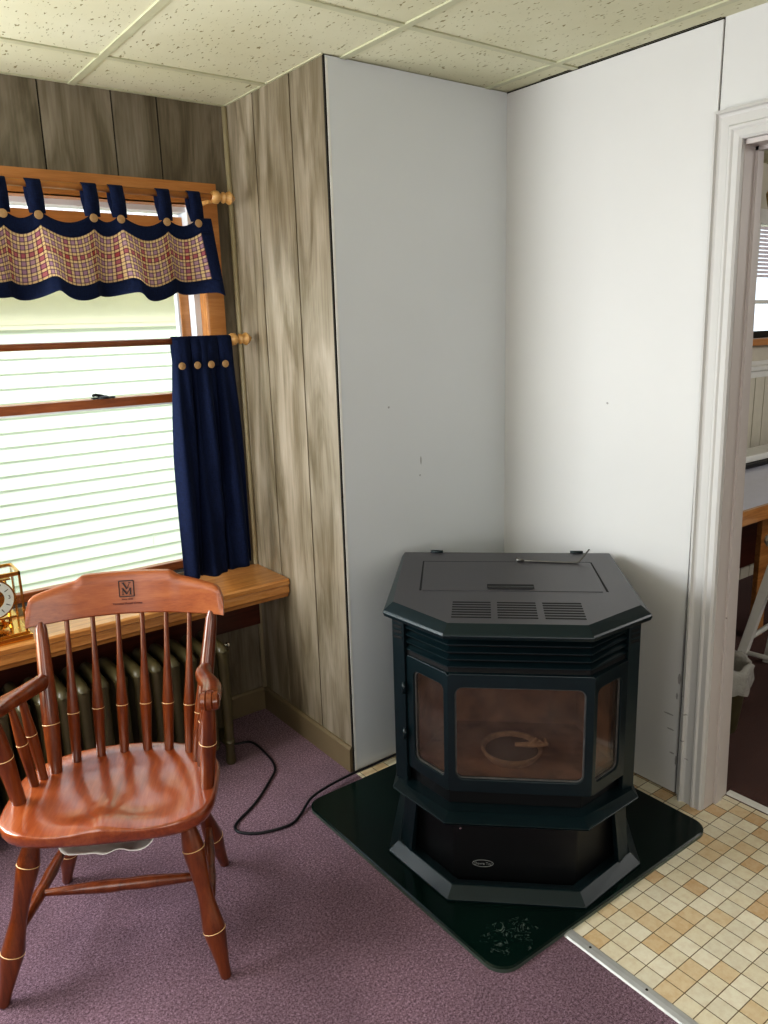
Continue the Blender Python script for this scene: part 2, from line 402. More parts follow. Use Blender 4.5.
# ceiling
bm = bmesh.new(); box(bm, (XL, YN, H), (4.2, YA + .02, H + .05)); ceil = struct('ceiling', bm, M['ceil'])
bm = bmesh.new(); zt = H - .004
for y in (.3326 - .62 * k for k in range(8)): 
    if y > YN: box(bm, (XL, y - .011, zt), (0, y + .011, H + .001))
for x in (-.0882, -.6596, -1.2322, -1.803, -2.37, -2.94, -3.5): box(bm, (x - .011, YN, zt - .0006), (x + .011, YA, H + .001))
for a, b in [((XL, YA - .012, zt + .001), (XB, YA, H)), ((XB - .008, 0, zt + .001), (XB, YA, H))]: box(bm, a, b)
box(bm, (-.003, -.76, zt + .0025), (0, -.15, H), 1)  # dark strip drawn in for the shadow line along the wall top
gr = new_obj('ceiling_grid', bm, [M['tbar'], M['gap']], parent=ceil); 

# window wall with its opening
WX0, WX1, WZ0, WZ1 = -2.75, -.856, .64, 1.915
bm = bmesh.new()
def planks(bm, cuts, z0, z1):
    for a, b in zip(cuts[:-1], cuts[1:]): box(bm, (a + .0022, YA, z0), (b - .0022, YA + .006, z1))
cuts = [XL] + GA + [XB]
planks(bm, cuts, WZ1, H)
planks(bm, cuts, 0, WZ0)
planks(bm, [XL] + [g for g in GA if g < WX0] + [WX0], WZ0, WZ1); planks(bm, [WX1, XB], WZ0, WZ1)
for a, b in [((XL, YA + .004, 0), (XB + .006, YA + .14, WZ0)), ((XL, YA + .004, WZ1 + .012), (XB + .006, YA + .14, H)), ((XL, YA + .004, WZ0), (WX0 - .012, YA + .14, WZ1)), ((WX1 + .012, YA + .004, WZ0), (XB + .006, YA + .14, WZ1))]: box(bm, a, b, 1)
struct('wall_window', bm, [M['panelA'], M['gap']])
# return wall, panelled, and the closet-like white box beside it
bm = bmesh.new()
cy = [0.004] + GB + [YA]
for a, b in zip(cy[:-1], cy[1:]): box(bm, (XB, a + .003, 0), (XB + .006, b - .003, H - .001))
box(bm, (XB + .004, 0.004, 0), (XB + .03, YA + .05, H), 1)
struct('wall_return', bm, [M['panelB'], M['gap']])
bm = bmesh.new(); box(bm, (XB + .004, 0, 0.004), (.0, .1, H - .0025)); box(bm, (XB + .004, .01, 0), (0.02, .1, H), 1)
box(bm, (XB - .001, -.0005, 0), (XB + .004, .006, H - .002), 1)
struct('wall_back', bm, [M['wallC'], M['gap']])
bm = bmesh.new(); box(bm, (XB + .0045, -.0025, .004), (XB + .012, .0, H - .01)); struct('trim_3', bm, M['white'])
# side wall (with doorway)
DY0, DY1, DZ = -.845, -1.68, 1.935
bm = bmesh.new()
box(bm, (0, .1, 0.006), (.03, -.766, H - .006)); box(bm, (.0062, -.768, 0.0), (.07, -.843, H))
box(bm, (.0065, .1, 0), (.07, -.8, H), 1)
box(bm, (.0062, -.843, DZ), (.09, DY1, H)); box(bm, (.0062, DY1, 0), (.105, YN, H)); box(bm, (.07, .22, 0), (.105, -.80, H)); box(bm, (.07, -.8, 0), (.09, -.843, H))
struct('wall_right', bm, [M['wallD'], M['gap']])
# walls outside the picture close the room
bm = bmesh.new(); box(bm, (XL - .1, YN, 0), (XL, YA, H)); struct('wall_left', bm, M['panelA'])
bm = bmesh.new(); box(bm, (XL, YN - .1, 0), (.13, YN, H)); struct('wall_near', bm, M['wallD'])
# door casing: fluted profile
prof = [(q * .80, d) for q, d in [(0, 0), (0, -.021), (.010, -.024), (.014, -.016), (.022, -.013), (.050, -.016), (.056, -.021), (.064, -.021), (.070, -.017), (.090, -.019), (.098, -.014), (.098, 0)]]
def casing_loops(y_out, z_out):
    # leg: from floor up to mitre, then header towards -y
    a = [(q[1], y_out - .022 - q[0], 0.0) for q in prof]   # the old casing is a little out of plumb
    b = [(q[1], y_out - q[0], z_out - q[0]) for q in prof]
    c = [(q[1], DY1 - .078 + q[0], z_out - q[0]) for q in prof]
    d = [(q[1], DY1 - .078 + q[0], 0.) for q in prof]
    return [a, b, c, d]
bm = bmesh.new(); loft(bm, casing_loops(-.769, 2.014)); struct('trim_4', bm, M['trim'])
bm = bmesh.new()
for y, s, ln in ((DY0, -1, .022), (DY1, 1, 0)):
    for (xa, xb0, xb1, t) in ((.0, .128, .094, .004), (.052, .088, .068, .012)):
        loft(bm, [[(xa, y - ln + .03 * (s < 0), 0), (xb0, y - ln + .03 * (s < 0), 0), (xb0, y - ln + s * t, 0), (xa, y - ln + s * t, 0)], [(xa, y + .002, DZ), (xb1, y + .002, DZ), (xb1, y + s * t, DZ), (xa, y + s * t, DZ)]])
box(bm, (0.0, DY0, DZ), (.10, DY1, DZ - .012)); box(bm, (.052, DY0, DZ - .012), (.07, DY1, DZ - .022))
struct('trim_5', bm, M['jamb'])
# baseboards, corner moulding
bb = lambda z: 0
bm = bmesh.new(); loft(bm, [[(x, YA, 0), (x, YA - .012, 0), (x, YA - .012, .085), (x, YA - .006, .094), (x, YA, .094)] for x in (XL, XB)]); struct('baseboard_window', bm, M['tan'])
bm = bmesh.new(); loft(bm, [[(XB, y, 0), (XB - .012, y, 0), (XB - .012, y, .085), (XB - .006, y, .094), (XB, y, .094)] for y in (YA - .012, .004)]); struct('baseboard_return', bm, M['tan'])
bm = bmesh.new(); tube(bm, [(XB - .006, YA - .006, .095), (XB - .006, YA - .006, 1.2), (XB - .006, YA - .006, H - .005)], .010, 8); struct('trim_6', bm, M['corner'], smooth=True)

# ------------------------------------------------------------------ window
ty = YA
bm = bmesh.new()
# casing: head and two sides, mitred, with a small bead
cp = [(0, 0), (0, -.018), (.012, -.020), (.058, -.017), (.066, -.012), (.066, 0)]
a = [(-.789 - q[0], ty + q[1], .66) for q in cp]; b = [(-.789 - q[0], ty + q[1], 1.985 - q[0]) for q in cp]
c = [(-2.82 + q[0], ty + q[1], 1.985 - q[0]) for q in cp]; d = [(-2.82 + q[0], ty + q[1], .66) for q in cp]
loft(bm, [a, b, c, d]); 
win = struct('window_1', bm, M['pineX'], auto=30)
bm = bmesh.new()   # jamb lining
box(bm, (WX1, YA, WZ0), (WX1 + .012, YA + .12, WZ1)); box(bm, (WX0 - .012, YA, WZ0), (WX0, YA + .12, WZ1)); box(bm, (WX0, YA, WZ1 - .001), (WX1, YA + .12, WZ1 + .012))
new_obj('window_jamb', bm, M['pineZ'], parent=win)
bm = bmesh.new()   # vinyl track strips
for x in (WX1 - .022, WX0): box(bm, (x, YA + .035, WZ0), (x + .022, YA + .12, WZ1))
box(bm, (WX0, YA + .05, WZ1 - .018), (WX1, YA + .12, WZ1))
new_obj('window_track', bm, M['vinyl'], parent=win)
def sash(name, z0, z1, y, top, bot, st=.034, m='rail'):
    bm = bmesh.new(); x0, x1 = WX0 + .022, WX1 - .022
    box(bm, (x0, y, z0), (x0 + st, y + .03, z1)); box(bm, (x1 - st, y, z0), (x1, y + .03, z1))
    box(bm, (x0 + st, y, z1 - top), (x1 - st, y + .03, z1)); box(bm, (x0 + st, y, z0), (x1 - st, y + .03, z0 + bot))
    s = new_obj(name, bm, M[m], parent=win, bevel=.002)
    bm = bmesh.new(); box(bm, (x0 + st - .002, y + .013, z0 + bot - .002), (x1 - st + .002, y + .017, z1 - top + .002)); new_obj('pane', bm, M['glass'], parent=s)
    bm = bmesh.new(); box(bm, (x1 - st - .008, y + .004, z0 + bot), (x1 - st, y + .03, z1 - top)); box(bm, (x0 + st, y + .004, z1 - top - .006), (x1 - st, y + .03, z1 - top)); new_obj('glazing_bead', bm, M['vinyl'], parent=s)
    return s
s1 = sash('lower_sash', WZ0 + .0, 1.285, YA + .045, .030, .03)
s2 = sash('upper_sash', 1.265, 1.885, YA + .082, .045, .02, m='pineX')  # lighter pine puts the light on this sash into its colour
bm = bmesh.new()
turned(bm, (-1.225, YA + .055, 1.286), (-1.225, YA + .055, 1.296), [(0, .022), (.6, .02), (1, .012)], 16)
box(bm, (-1.262, YA + .046, 1.286), (-1.188, YA + .068, 1.291)); tube(bm, [(-1.225, YA + .055, 1.294), (-1.252, YA + .05, 1.300), (-1.262, YA + .046, 1.298)], .005, 8)
new_obj('sash_lock', bm, M['black'], parent=s1, smooth=False)

# neighbouring house outside
nh = empty('neighbour_house', (-1, 2.4, -.6), 0, 'white house with horizontal lap siding seen outside through the window', 'house')
bm = bmesh.new(); e = .0748; z = 1.524 - .6
zz = 1.53 + .6; k = 0
rings = []
while zz > -.0:
    y0 = 0.0
    rings += [(0, zz), (-.013, zz - e + .0075), (-.009, zz - e + .0035), (-.004, zz - e)]
    zz -= e
pr = [(y, z_) for y, z_ in rings]
for x0, x1 in ((-3.5, 4.5),):
    A = [bm.verts.new((x0, y, z_)) for y, z_ in pr]; B = [bm.verts.new((x1, y, z_)) for y, z_ in pr]
    for i in range(len(A) - 1): bm.faces.new([A[i], B[i], B[i + 1], A[i + 1]])
for i, (sx, sz) in enumerate([(.33, 1.16 + .6), (-.4, .95 + .6), (.12, 1.48 + .55), (.5, .3 + .6), (-.9, .4 + .6)]): box(bm, (sx, -.015, sz - .04), (sx + .002, -.009, sz + .05))
new_obj('siding', bm, M['siding'], parent=nh)
bm = bmesh.new(); box(bm, (-3.5, -.03, 1.53 + .6), (4.5, .06, 1.63 + .6)); box(bm, (-3.5, -.036, 1.555 + .6), (4.5, -.03, 1.562 + .6)); new_obj('frieze_board', bm, M['frieze'], parent=nh)
bm = bmesh.new(); box(bm, (-3.5, -.22, 1.74 + .6), (4.5, .06, 1.75 + .6)); box(bm, (-3.5, -.03, 1.63 + .6), (4.5, 0, 1.74 + .6)); new_obj('soffit', bm, M['frieze'], parent=nh)
bm = bmesh.new(); box(bm, (-3.5, -.24, 1.74 + .6), (4.5, -.22, 1.90 + .6))
for k in range(110): box(bm, (-3.5 + k * .07, -.246, 1.95 + .6), (-3.5 + k * .07 + .05, -.22, 2.3 + .6))
box(bm, (-3.5, -.23, 1.9 + .6), (4.5, -.215, 2.3 + .6)); new_obj('fascia', bm, M['siding2'], parent=nh)
bm = bmesh.new(); box(bm, (-8, YA + .3, -.62), (8, 12, -.6)); g_ = struct('ground', bm, simple('lawn', srgb(150, 146, 70), .9))

# sill counter and apron
SY, SZ = .366, .612
bm = bmesh.new()
sp = [(YA - .001, SZ), (SY + .006, SZ), (SY, SZ - .006), (SY, SZ - .02), (SY + .010, SZ - .026), (SY + .006, SZ - .034), (SY + .004, SZ - .052), (SY + .012, SZ - .06), (SY + .018, SZ - .072), (YA - .001, SZ - .072)]
loft(bm, [[(x, y, z_) for y, z_ in sp] for x in (XL + .01, XB - .004)])
tag(new_obj('window_counter', bm, M['oak'], bevel=.0), 'golden oak counter running under the window against the panelled wall', 'counter')
bm = bmesh.new(); box(bm, (XL + .01, YA - .02, .37), (XB - .012, YA - .001, SZ - .073))
tag(new_obj('apron_board', bm, M['apron'], bevel=.002), 'dark red wooden board fixed to the wall just under the window counter', 'board')

# ------------------------------------------------------------------ curtain rods
def finial(bm, x, y, z, k=1.):
    turned(bm, (x, y, z), (x + .075 * k, y, z), [(0, .011), (.04, .017), (.14, .021), (.27, .021), (.36, .013), (.42, .012), (.48, .018), (.54, .018), (.58, .013), (.64, .017), (.76, .022), (.86, .018), (.92, .010), (.96, .009), (1, .004)], 20)
def rod(z, x1, label, m):
    r = empty('curtain_rod', (x1, .5, z), 0, label, 'curtain rod')
    bm = bmesh.new(); turned(bm, (-2.0, 0, 0), (0, 0, 0), [(0, .0105), (1, .0105)], 16); new_obj('pole', bm, m, parent=r, smooth=True)
    bm = bmesh.new(); finial(bm, 0, 0, 0, 1.15); new_obj('finial', bm, M['finial'], parent=r, auto=50)
    bm = bmesh.new(); box(bm, (-.008, .0, -.02), (.002, YA - .5 - .001, -.008)); box(bm, (-.008, YA - .506, -.035), (.002, YA - .501, .01)); new_obj('bracket', bm, M['finial'], parent=r)
    return r
rod(1.925, -.86, 'upper curtain rod with turned pale finial carrying the plaid valance', M['rodtop'])
rod(1.467, -.834, 'lower brown curtain rod with turned pale finial carrying the navy curtain', M['rod'])

# ------------------------------------------------------------------ valance
tabs = [-.924, -1.028, -1.176, -1.256, -1.414, -1.508, -1.66, -1.745, -1.90, -1.985]
val = empty('tab_valance', (-1.2, .49, 1.925), 0, 'navy tab-top valance with plaid centre band and wooden buttons at top of window', 'curtain')
VX1, VX0 = -.878, -2.03
def sm(t): return t * t * (3 - 2 * t)
def vtop(x):
    # gathered top: high at tabs, sagging between
    best = None
    T_ = sorted(tabs)
    for a, b in zip(T_[:-1], T_[1:]):
        if a <= x <= b:
            t = (x - a) / (b - a); sag = .026 if (b - a) < .12 else .034
            return 1.853 - sag * (math.sin(PI * t) ** .8)
    return 1.853
def vy(x, v):
    # folds, stronger at the hem; v 0 top .. 1 hem
    T_ = sorted(tabs); ph = 0.
    for i, (a, b) in enumerate(zip(T_[:-1], T_[1:])):
        if a <= x <= b: ph = i + (x - a) / (b - a); break
        if x > T_[-1]: ph = len(T_) - 1 + (x - T_[-1]) / .12
    amp = .006 + .026 * v; w_ = math.sin(PI * ph + .35)
    return amp * math.copysign(abs(w_) ** .7, w_) - .006 * v * math.sin(2 * PI * ph + 1.2) - .014 * v
NX = 230
def vpos(i, v):
    s = i / NX; x = VX1 + (VX0 - VX1) * s
    zt_ = vtop(x); zb = 1.609 + .009 * math.sin(x * 31 + 1.) + .007 * math.sin(x * 53) + .012 * max(0, 1 - s * 7)
    xx = x + .020 * v * max(0, 1 - s * 5) - .010 * v * math.cos(x * 51)          # free end leans outwards
    return Vector((xx + 1.2, .0 + vy(x, v) - .012, zt_ + (zb - zt_) * v - 1.925))
def sheet(name, v0, v1, nv, mat, parent, i0=0, i1=NX, th=.0016):
    bm = bmesh.new(); uvl = bm.loops.layers.uv.new('UVMap'); g = []
    for j in range(nv + 1):
        g.append([(bm.verts.new(vpos(i, v0 + (v1 - v0) * j / nv)), i, v0 + (v1 - v0) * j / nv) for i in range(i0, i1 + 1)])
    for j in range(nv):
        for i in range(i1 - i0):
            q = [g[j][i], g[j][i + 1], g[j + 1][i + 1], g[j + 1][i]]
            f = bm.faces.new([w[0] for w in q])
            for lp, w in zip(f.loops, q): lp[uvl].uv = (w[1] / NX * 1.42, w[2] * .24)
    ob = new_obj(name, bm, mat, parent=parent, smooth=True)
    md = ob.modifiers.new('solid', 'SOLIDIFY'); md.thickness = th; md.offset = 0
    return ob
e0 = 9
sheet('top_band', 0, .19, 5, M['navy'], val); sheet('plaid_band', .19, .81, 14, M['plaid'], val, e0)
sheet('hem_band', .81, 1, 5, M['navy'], val); sheet('side_hem', .19, .81, 10, M['navy'], val, 0, e0)
for t in tabs:
    zt_ = vtop(t) - 1.925; yv = vy(t, 0) - .012; x = t + 1.2
    bm = bmesh.new(); uvl = bm.loops.layers.uv.new('UVMap'); R = .0135; pts = []
    pts.append((yv - .002, zt_ - .012)); pts.append((-.5 * (R - yv) , (zt_) * .5))
    pts[1] = ((yv - .002 - R) / 2 + .0, zt_ * .5)
    for k in range(9):
        a = PI - PI * k / 8; pts.append((.01 + R * math.cos(a), R * math.sin(a)))
    pts.append((.012 + (R - .004) * .5, zt_ * .5)); pts.append((yv + .003, zt_ - .012))
    L = [(bm.verts.new((x - .0215 + .0015 * math.sin(k), p[0], p[1])), bm.verts.new((x + .0215, p[0], p[1]))) for k, p in enumerate(pts)]
    for k in range(len(L) - 1):
        f = bm.faces.new([L[k][0], L[k][1], L[k + 1][1], L[k + 1][0]])
        for lp, uvv in zip(f.loops, [(0, k * .02), (.04, k * .02), (.04, k * .02 + .02), (0, k * .02 + .02)]): lp[uvl].uv = uvv
    ob = new_obj('tab', bm, M['navy'], parent=val, smooth=True); md = ob.modifiers.new('s', 'SOLIDIFY'); md.thickness = .002
    bm = bmesh.new(); turned(bm, (x, yv - .004, zt_ - .017), (x, yv - .0085, zt_ - .017), [(0, .0105), (.5, .0125), (.8, .0115), (.85, .007), (.9, .0065), (1, .006)], 18)
    new_obj('button', bm, M['button'], parent=val, auto=40)

# ------------------------------------------------------------------ cafe curtain
cur = empty('cafe_curtain', (-.94, .5, 1.467), 0, 'navy blue cafe curtain panel bunched on the lower rod beside the panelled wall', 'curtain')
def cpos(s, v):
    """s 0..1 across (left->right), v 0 top (over rod) .. 1 hem"""
    z = 1.481 - v * .815
    w = .203 + .057 * v ** .8
    xc = -.938 - .004 * v
    zz_ = -.012 * math.sin(s * 3.1) * v
    # pleats: deep folds
    x = xc + (s - .5) * w
    fold = .020 * math.sin(2 * PI * (s * 2.7 + .30 + .30 * v)) * (.25 + .75 * min(1, v * 2.2)) + .010 * math.sin(2 * PI * (s * 6.7 + .4 - .3 * v)) * min(1, v * 3)
    x += .012 * math.cos(2 * PI * (s * 2.7 + .30 + .30 * v)) * min(1, v * 2.)
    wr = .004 * math.sin(v * 26 + s * 9) * math.exp(-((s - .55) / .2) ** 2) * min(1, max(0, v - .4) * 4)
    y = -.014 + fold + wr - .01 * v
    return Vector((x + .94, y, z - 1.467 + zz_ + .01 * (s - .3) * v))
bm = bmesh.new(); uvl = bm.loops.layers.uv.new('UVMap'); NS, NV = 90, 50
G = [[bm.verts.new(cpos(i / NS, j / NV)) for i in range(NS + 1)] for j in range(NV + 1)]
for j in range(NV):
    for i in range(NS):
        f = bm.faces.new([G[j][i], G[j][i + 1], G[j + 1][i + 1], G[j + 1][i]])
        for lp, (a, b) in zip(f.loops, [(i, j), (i + 1, j), (i + 1, j + 1), (i, j + 1)]): lp[uvl].uv = (a / NS * .6, b / NV * .8)
ob = new_obj('panel', bm, M['navy'], parent=cur, smooth=True); md = ob.modifiers.new('s', 'SOLIDIFY'); md.thickness = .002
# overlapping tabs over the rod
for (xa, xb) in [(-1.040, -.985), (-.981, -.936), (-.932, -.886), (-.882, -.832)]:
    bm = bmesh.new(); uvl = bm.loops.layers.uv.new('UVMap'); R = .0155
    pts = [(-.022, -.085), (-.021, -.03)] + [(R * math.cos(PI - PI * k / 8) - .002, R * math.sin(PI - PI * k / 8)) for k in range(9)] + [(.014, -.03), (.008, -.08)]
    L = [(bm.verts.new((xa + .94, p[0], p[1])), bm.verts.new((xb + .94, p[0], p[1]))) for p in pts]
    for k in range(len(L) - 1):
        f = bm.faces.new([L[k][0], L[k][1], L[k + 1][1], L[k + 1][0]])
        for lp, uvv in zip(f.loops, [(0, k * .02), (.05, k * .02), (.05, k * .02 + .02), (0, k * .02 + .02)]): lp[uvl].uv = uvv
    ob = new_obj('tab', bm, M['navy'], parent=cur, smooth=True); md = ob.modifiers.new('s', 'SOLIDIFY'); md.thickness = .002
    xm = (xa + xb) / 2 + .94 - .009
    bm = bmesh.new(); turned(bm, (xm, -.026, -.080), (xm, -.0315, -.080), [(0, .0105), (.5, .0125), (.8, .0115), (.85, .007), (1, .006)], 18)
    new_obj('button', bm, M['button'], parent=cur, auto=40)

# ------------------------------------------------------------------ radiator
rad = empty('radiator', (-1.010, .415, 0), 0, 'olive cast iron column radiator standing under the window counter', 'radiator')
def rsection(x, end=False):
    bm = bmesh.new()
    for y in (-.085, 0, .085):
        z0 = 0. if (end and y != 0) else .075
        turned(bm, (x, y, z0), (x, y, .43), [(0, .016 if z0 == 0 else .017), (.03, .019 if z0 == 0 else .022), (.1, .015 if z0 == 0 else .02), (.5, .0185), (.93, .020), (1, .023)], 12)
    # rounded top and bottom headers
    for z_, h in ((.428, .028), (.085, .024)):
        rings = []
        for k in range(13):
            t = -1 + 2 * k / 12; y = t * .108; rr = h * math.sqrt(max(.02, 1 - abs(t) ** 4))
            rings.append([(x + .0215 * math.cos(2 * PI * q / 12) * (rr / h) ** .4, y, z_ + rr * math.sin(2 * PI * q / 12)) for q in range(12)])
        loft(bm, rings)
    return bm
ns = 24
for k in range(ns):
    new_obj('section', rsection(-.018 - k * .0585, k in (0, ns - 1)), M['radiator'], parent=rad, auto=60)
bm = bmesh.new(); turned(bm, (.0, -.055, .43), (.022, -.055, .43), [(0, .008), (.3, .008), (.35, .005), (.6, .005), (.65, .0095), (1, .008)], 12)
new_obj('bleed_valve', bm, M['chrome'], parent=rad, auto=50)

# ------------------------------------------------------------------ captain's chair
CR = -.5066 - .03
base = Vector((-1.582, -.222)) + Vector((.874, -.485)) * .008
chair = empty('armchair', (base.x, base.y, 0), CR, 'cherry wood spindle-back armchair with printed emblem on its crest rail', 'chair')
def L3(u, v, z): return Vector((u, -v, z))
SH = .42
def outline(a):
    """seat outline, a angle; returns (u,v)"""
    c, s = math.cos(a), math.sin(a)
    n_ = 4.6 if s > 0 else 2.35
    r = (abs(c) ** n_ + abs(s) ** n_) ** (-1 / n_)
    u = .248 * r * c; v = (.188 if s > 0 else .188) * r * s
    if s > 0: v += .010 * (1 - (u / .25) ** 2) 
    return u + .0, v
bm = bmesh.new(); NA = 72
def dish(r, u, v):
    d = .014 * sm(max(0, min(1, (.86 - r) / .45)))
    pom = .010 * math.exp(-(u / .035) ** 2) * sm(max(0, min(1, (v + .0) / .15)))
    leg = .006 * math.exp(-((abs(u) - .11) / .06) ** 2) * sm(max(0, min(1, (v - .02) / .12)))
    return -d + pom * .9 - leg
rings = []
for r in [.08, .2, .32, .44, .56, .66, .74, .82, .9, .955, .985]:
    rings.append([L3(outline(2 * PI * k / NA)[0] * r, outline(2 * PI * k / NA)[1] * r, SH + dish(r, outline(2 * PI * k / NA)[0] * r, outline(2 * PI * k / NA)[1] * r)) for k in range(NA)])
for r, z in [(.998, SH - .004), (1., SH - .012), (.995, SH - .026), (.975, SH - .036), (.93, SH - .040), (.5, SH - .040), (.1, SH - .040)]:
    rings.append([L3(outline(2 * PI * k / NA)[0] * r, outline(2 * PI * k / NA)[1] * r, z) for k in range(NA)])
loft(bm, rings)
new_obj('seat', bm, M['cherryS'], parent=chair, smooth=True)
def ring_at(bm, p0, p1, t, r, w=.0022):
    p0, p1 = Vector(p0), Vector(p1); ln_ = (p1 - p0).length; dt = w / ln_ / 2
    turned(bm, p0.lerp(p1, t - dt), p0.lerp(p1, t + dt), [(0, r), (.5, r * 1.04), (1, r)], 16, 1)
legprof = [(0, .017), (.06, .0185), (.17, .0255), (.185, .0250), (.2, .0258), (.30, .0225), (.42, .0185), (.5, .0185), (.60, .0225), (.68, .0265), (.695, .0260), (.71, .0262), (.82, .020), (.92, .0145), (.985, .0135), (1, .011)]
feet = [((.180, .125), (.252, .200)), ((-.165, .125), (-.254, .213)), ((.145, -.105), (.212, -.210)), ((-.140, -.105), (-.226, -.200))]
for (a, b) in feet:
    p0, p1 = L3(a[0], a[1], SH - .036), L3(b[0], b[1], 0)
    bm = bmesh.new(); turned(bm, p0, p1, legprof, 18); ring_at(bm, p0, p1, .185, .0257); ring_at(bm, p0, p1, .695, .0264)
    new_obj('leg', bm, [M['cherryZ'], M['inlay']], parent=chair, auto=50)
def on_leg(i, z):
    a, b = feet[i]; t = 1 - z / (SH - .036); return L3(a[0] + (b[0] - a[0]) * t, a[1] + (b[1] - a[1]) * t, z)
def stretcher(p, q, k=1.):
    bm = bmesh.new(); turned(bm, p, q, [(0, .008 * k), (.08, .009 * k), (.25, .0125 * k), (.38, .0155 * k), (.392, .0148 * k), (.404, .0155 * k), (.5, .0135 * k), (.62, .0155 * k), (.8, .012 * k), (.95, .009 * k), (1, .008 * k)], 14)
    new_obj('stretcher', bm, M['cherryZ'], parent=chair, auto=50)
z1 = .185
l0, l1, l2, l3 = on_leg(0, .145), on_leg(1, .145), on_leg(2, .165), on_leg(3, .165)
stretcher(l0, l2); stretcher(l1, l3)
stretcher(l1.lerp(l3, .42) , l0.lerp(l2, .42), 1.05); stretcher(on_leg(3, .27), on_leg(2, .27))
# back posts
CU = .026
def crest_v(u): return -.208 + .05 * ((u - CU) / .25) ** 2
for s in (-1, 1):
    p0 = L3(s * .178 + .008, -.078, SH - .01); p1 = L3(s * .216 + CU, crest_v(s * .216 + CU) - .001, .789)
    bm = bmesh.new(); turned(bm, p0, p1, [(0, .0155), (.1, .0175), (.30, .0205), (.36, .0212), (.46, .0205), (.7, .0185), (.84, .0165), (.95, .0150), (1, .0105)], 18); ring_at(bm, p0, p1, .33, .0210)
    new_obj('back_post', bm, [M['cherryZ'], M['inlay']], parent=chair, auto=50)
# spindles
for k in range(6):
    ub = [-.144, -.088, -.030, .030, .088, .144][k]; vb = [-.120, -.142, -.152, -.152, -.142, -.120][k]
    ut = [-.156, -.094, -.031, .031, .094, .156][k] + CU
    p0 = L3(ub + .015, vb, SH - .008); p1 = L3(ut, crest_v(ut) - .002, .80)
    bm = bmesh.new(); turned(bm, p0, p1, [(0, .0115), (.12, .0125), (.33, .0150), (.36, .0150), (.5, .0115), (.68, .0078), (.85, .0062), (1, .006)], 14); ring_at(bm, p0, p1, .34, .0152)
    new_obj('spindle', bm, [M['cherryZ'], M['inlay']], parent=chair, auto=50)
# crest rail
def crest_top(u):
    a = min(1, abs(u - CU) / .247)
    base_ = .848 + .026 * min(1, (1 - a) / .45) ** .8
    if a > .92: e_ = (a - .92) / .08; base_ -= .026 * (1 - math.sqrt(max(0, 1 - e_ * e_)))
    hump = .015 * sm(max(0, min(1, (.56 - a) / .13)))
    return base_ + hump + .005 * math.cos(min(1, a) * PI / 2)
def crest_bot(u):
    a = abs(u - CU) / .247
    return .780 + .005 * (1 - a * a)
bm = bmesh.new(); rings = []; NC = 64
for i in range(NC + 1):
    u = CU - .247 + .494 * i / NC; zb, zt_ = crest_bot(u), crest_top(u); v0 = crest_v(u); ring = []
    sec = [(0, .006), (.02, .0), (.5, -.0), (.97, 0), (1, .005)]
    lean = lambda t: -.018 * t
    T2 = .011
    for t, ins in [(0, .004), (.04, 0), (.25, 0), (.5, 0), (.75, 0), (.95, 0), (1, .004)]: ring.append(L3(u, v0 + T2 - ins + lean(t), zb + (zt_ - zb) * t))
    for t, ins in [(1, .004), (.95, 0), (.75, 0), (.5, 0), (.25, 0), (.04, 0), (0, .004)]: ring.append(L3(u, v0 - T2 + ins + lean(t), zb + (zt_ - zb) * t))
    rings.append(ring)
loft(bm, rings); crest = new_obj('crest_rail', bm, M['cherryX'], parent=chair, auto=45)
# emblem: letters V over M inside a square frame, with two lines of small print
def crest_frame(u, z):
    t = (z - .787) / .12
    p = L3(u, crest_v(u) + .0118 - .018 * t, z); return p
eu, ez = CU - .002, .852
bmE = bmesh.new()
def stroke(bm, pts, w, th=.0006, mi=0):
    """flat poly given as (du,dz) corners on the crest surface"""
    loft(bm, [[crest_frame(eu + a, ez + b) + Vector((0, -.0000, 0)) for a, b in pts], [crest_frame(eu + a, ez + b) + Vector((0, -th, 0)) for a, b in pts]], mi=mi)
def bar(bm, a, b, w):
    a, b = Vector(a), Vector(b); d = (b - a).normalized(); n_ = Vector((-d.y, d.x)) * w / 2
    stroke(bm, [tuple(a - n_), tuple(b - n_), tuple(b + n_), tuple(a + n_)], w)
q = .0185
for a, b in [((-q, -q), (q, -q)), ((q, -q), (q, q)), ((q, q), (-q, q)), ((-q, q), (-q, -q))]: bar(bmE, (a[0] * 1, a[1] * 1.1), (b[0], b[1] * 1.1), .0026)
# V
bar(bmE, (-.008, .0155), (.001, -.001), .0042); bar(bmE, (.009, .0155), (.001, -.001), .0018); bar(bmE, (-.0115, .0155), (-.0045, .0155), .0016); bar(bmE, (.0055, .0155), (.012, .0155), .0016)
# M
for (a, b, w) in [((-.0095, .001), (-.0095, -.0155), .0020), ((.0095, .001), (.0095, -.0155), .0040), ((-.0095, .001), (.000, -.0145), .0038), ((.0095, .001), (.000, -.0145), .0018), ((-.0125, .001), (-.0075, .001), .0014), ((.0075, .001), (.0128, .001), .0014), ((-.0125, -.0155), (-.0065, -.0155), .0014), ((.0065, -.0155), (.0128, -.0155), .0014)]: bar(bmE, a, b, w)
new_obj('emblem', bmE, M['ink'], parent=crest)
for body, size, dz in (('Since 1828', .0066, -.0275), ('Vermont Mutual Group', .0078, -.0385)):
    p = crest_frame(eu, ez + dz); rot = Matrix(((1, 0, 0), (0, 0, -1), (0, 1, 0))).to_4x4()
    tilt = Matrix.Rotation(-math.atan(.018 / .12), 4, 'X')
    text_mesh('lettering', body, size, M['redink'], Matrix.Translation(p + Vector((0, -.0004, 0))) @ tilt @ rot, crest)
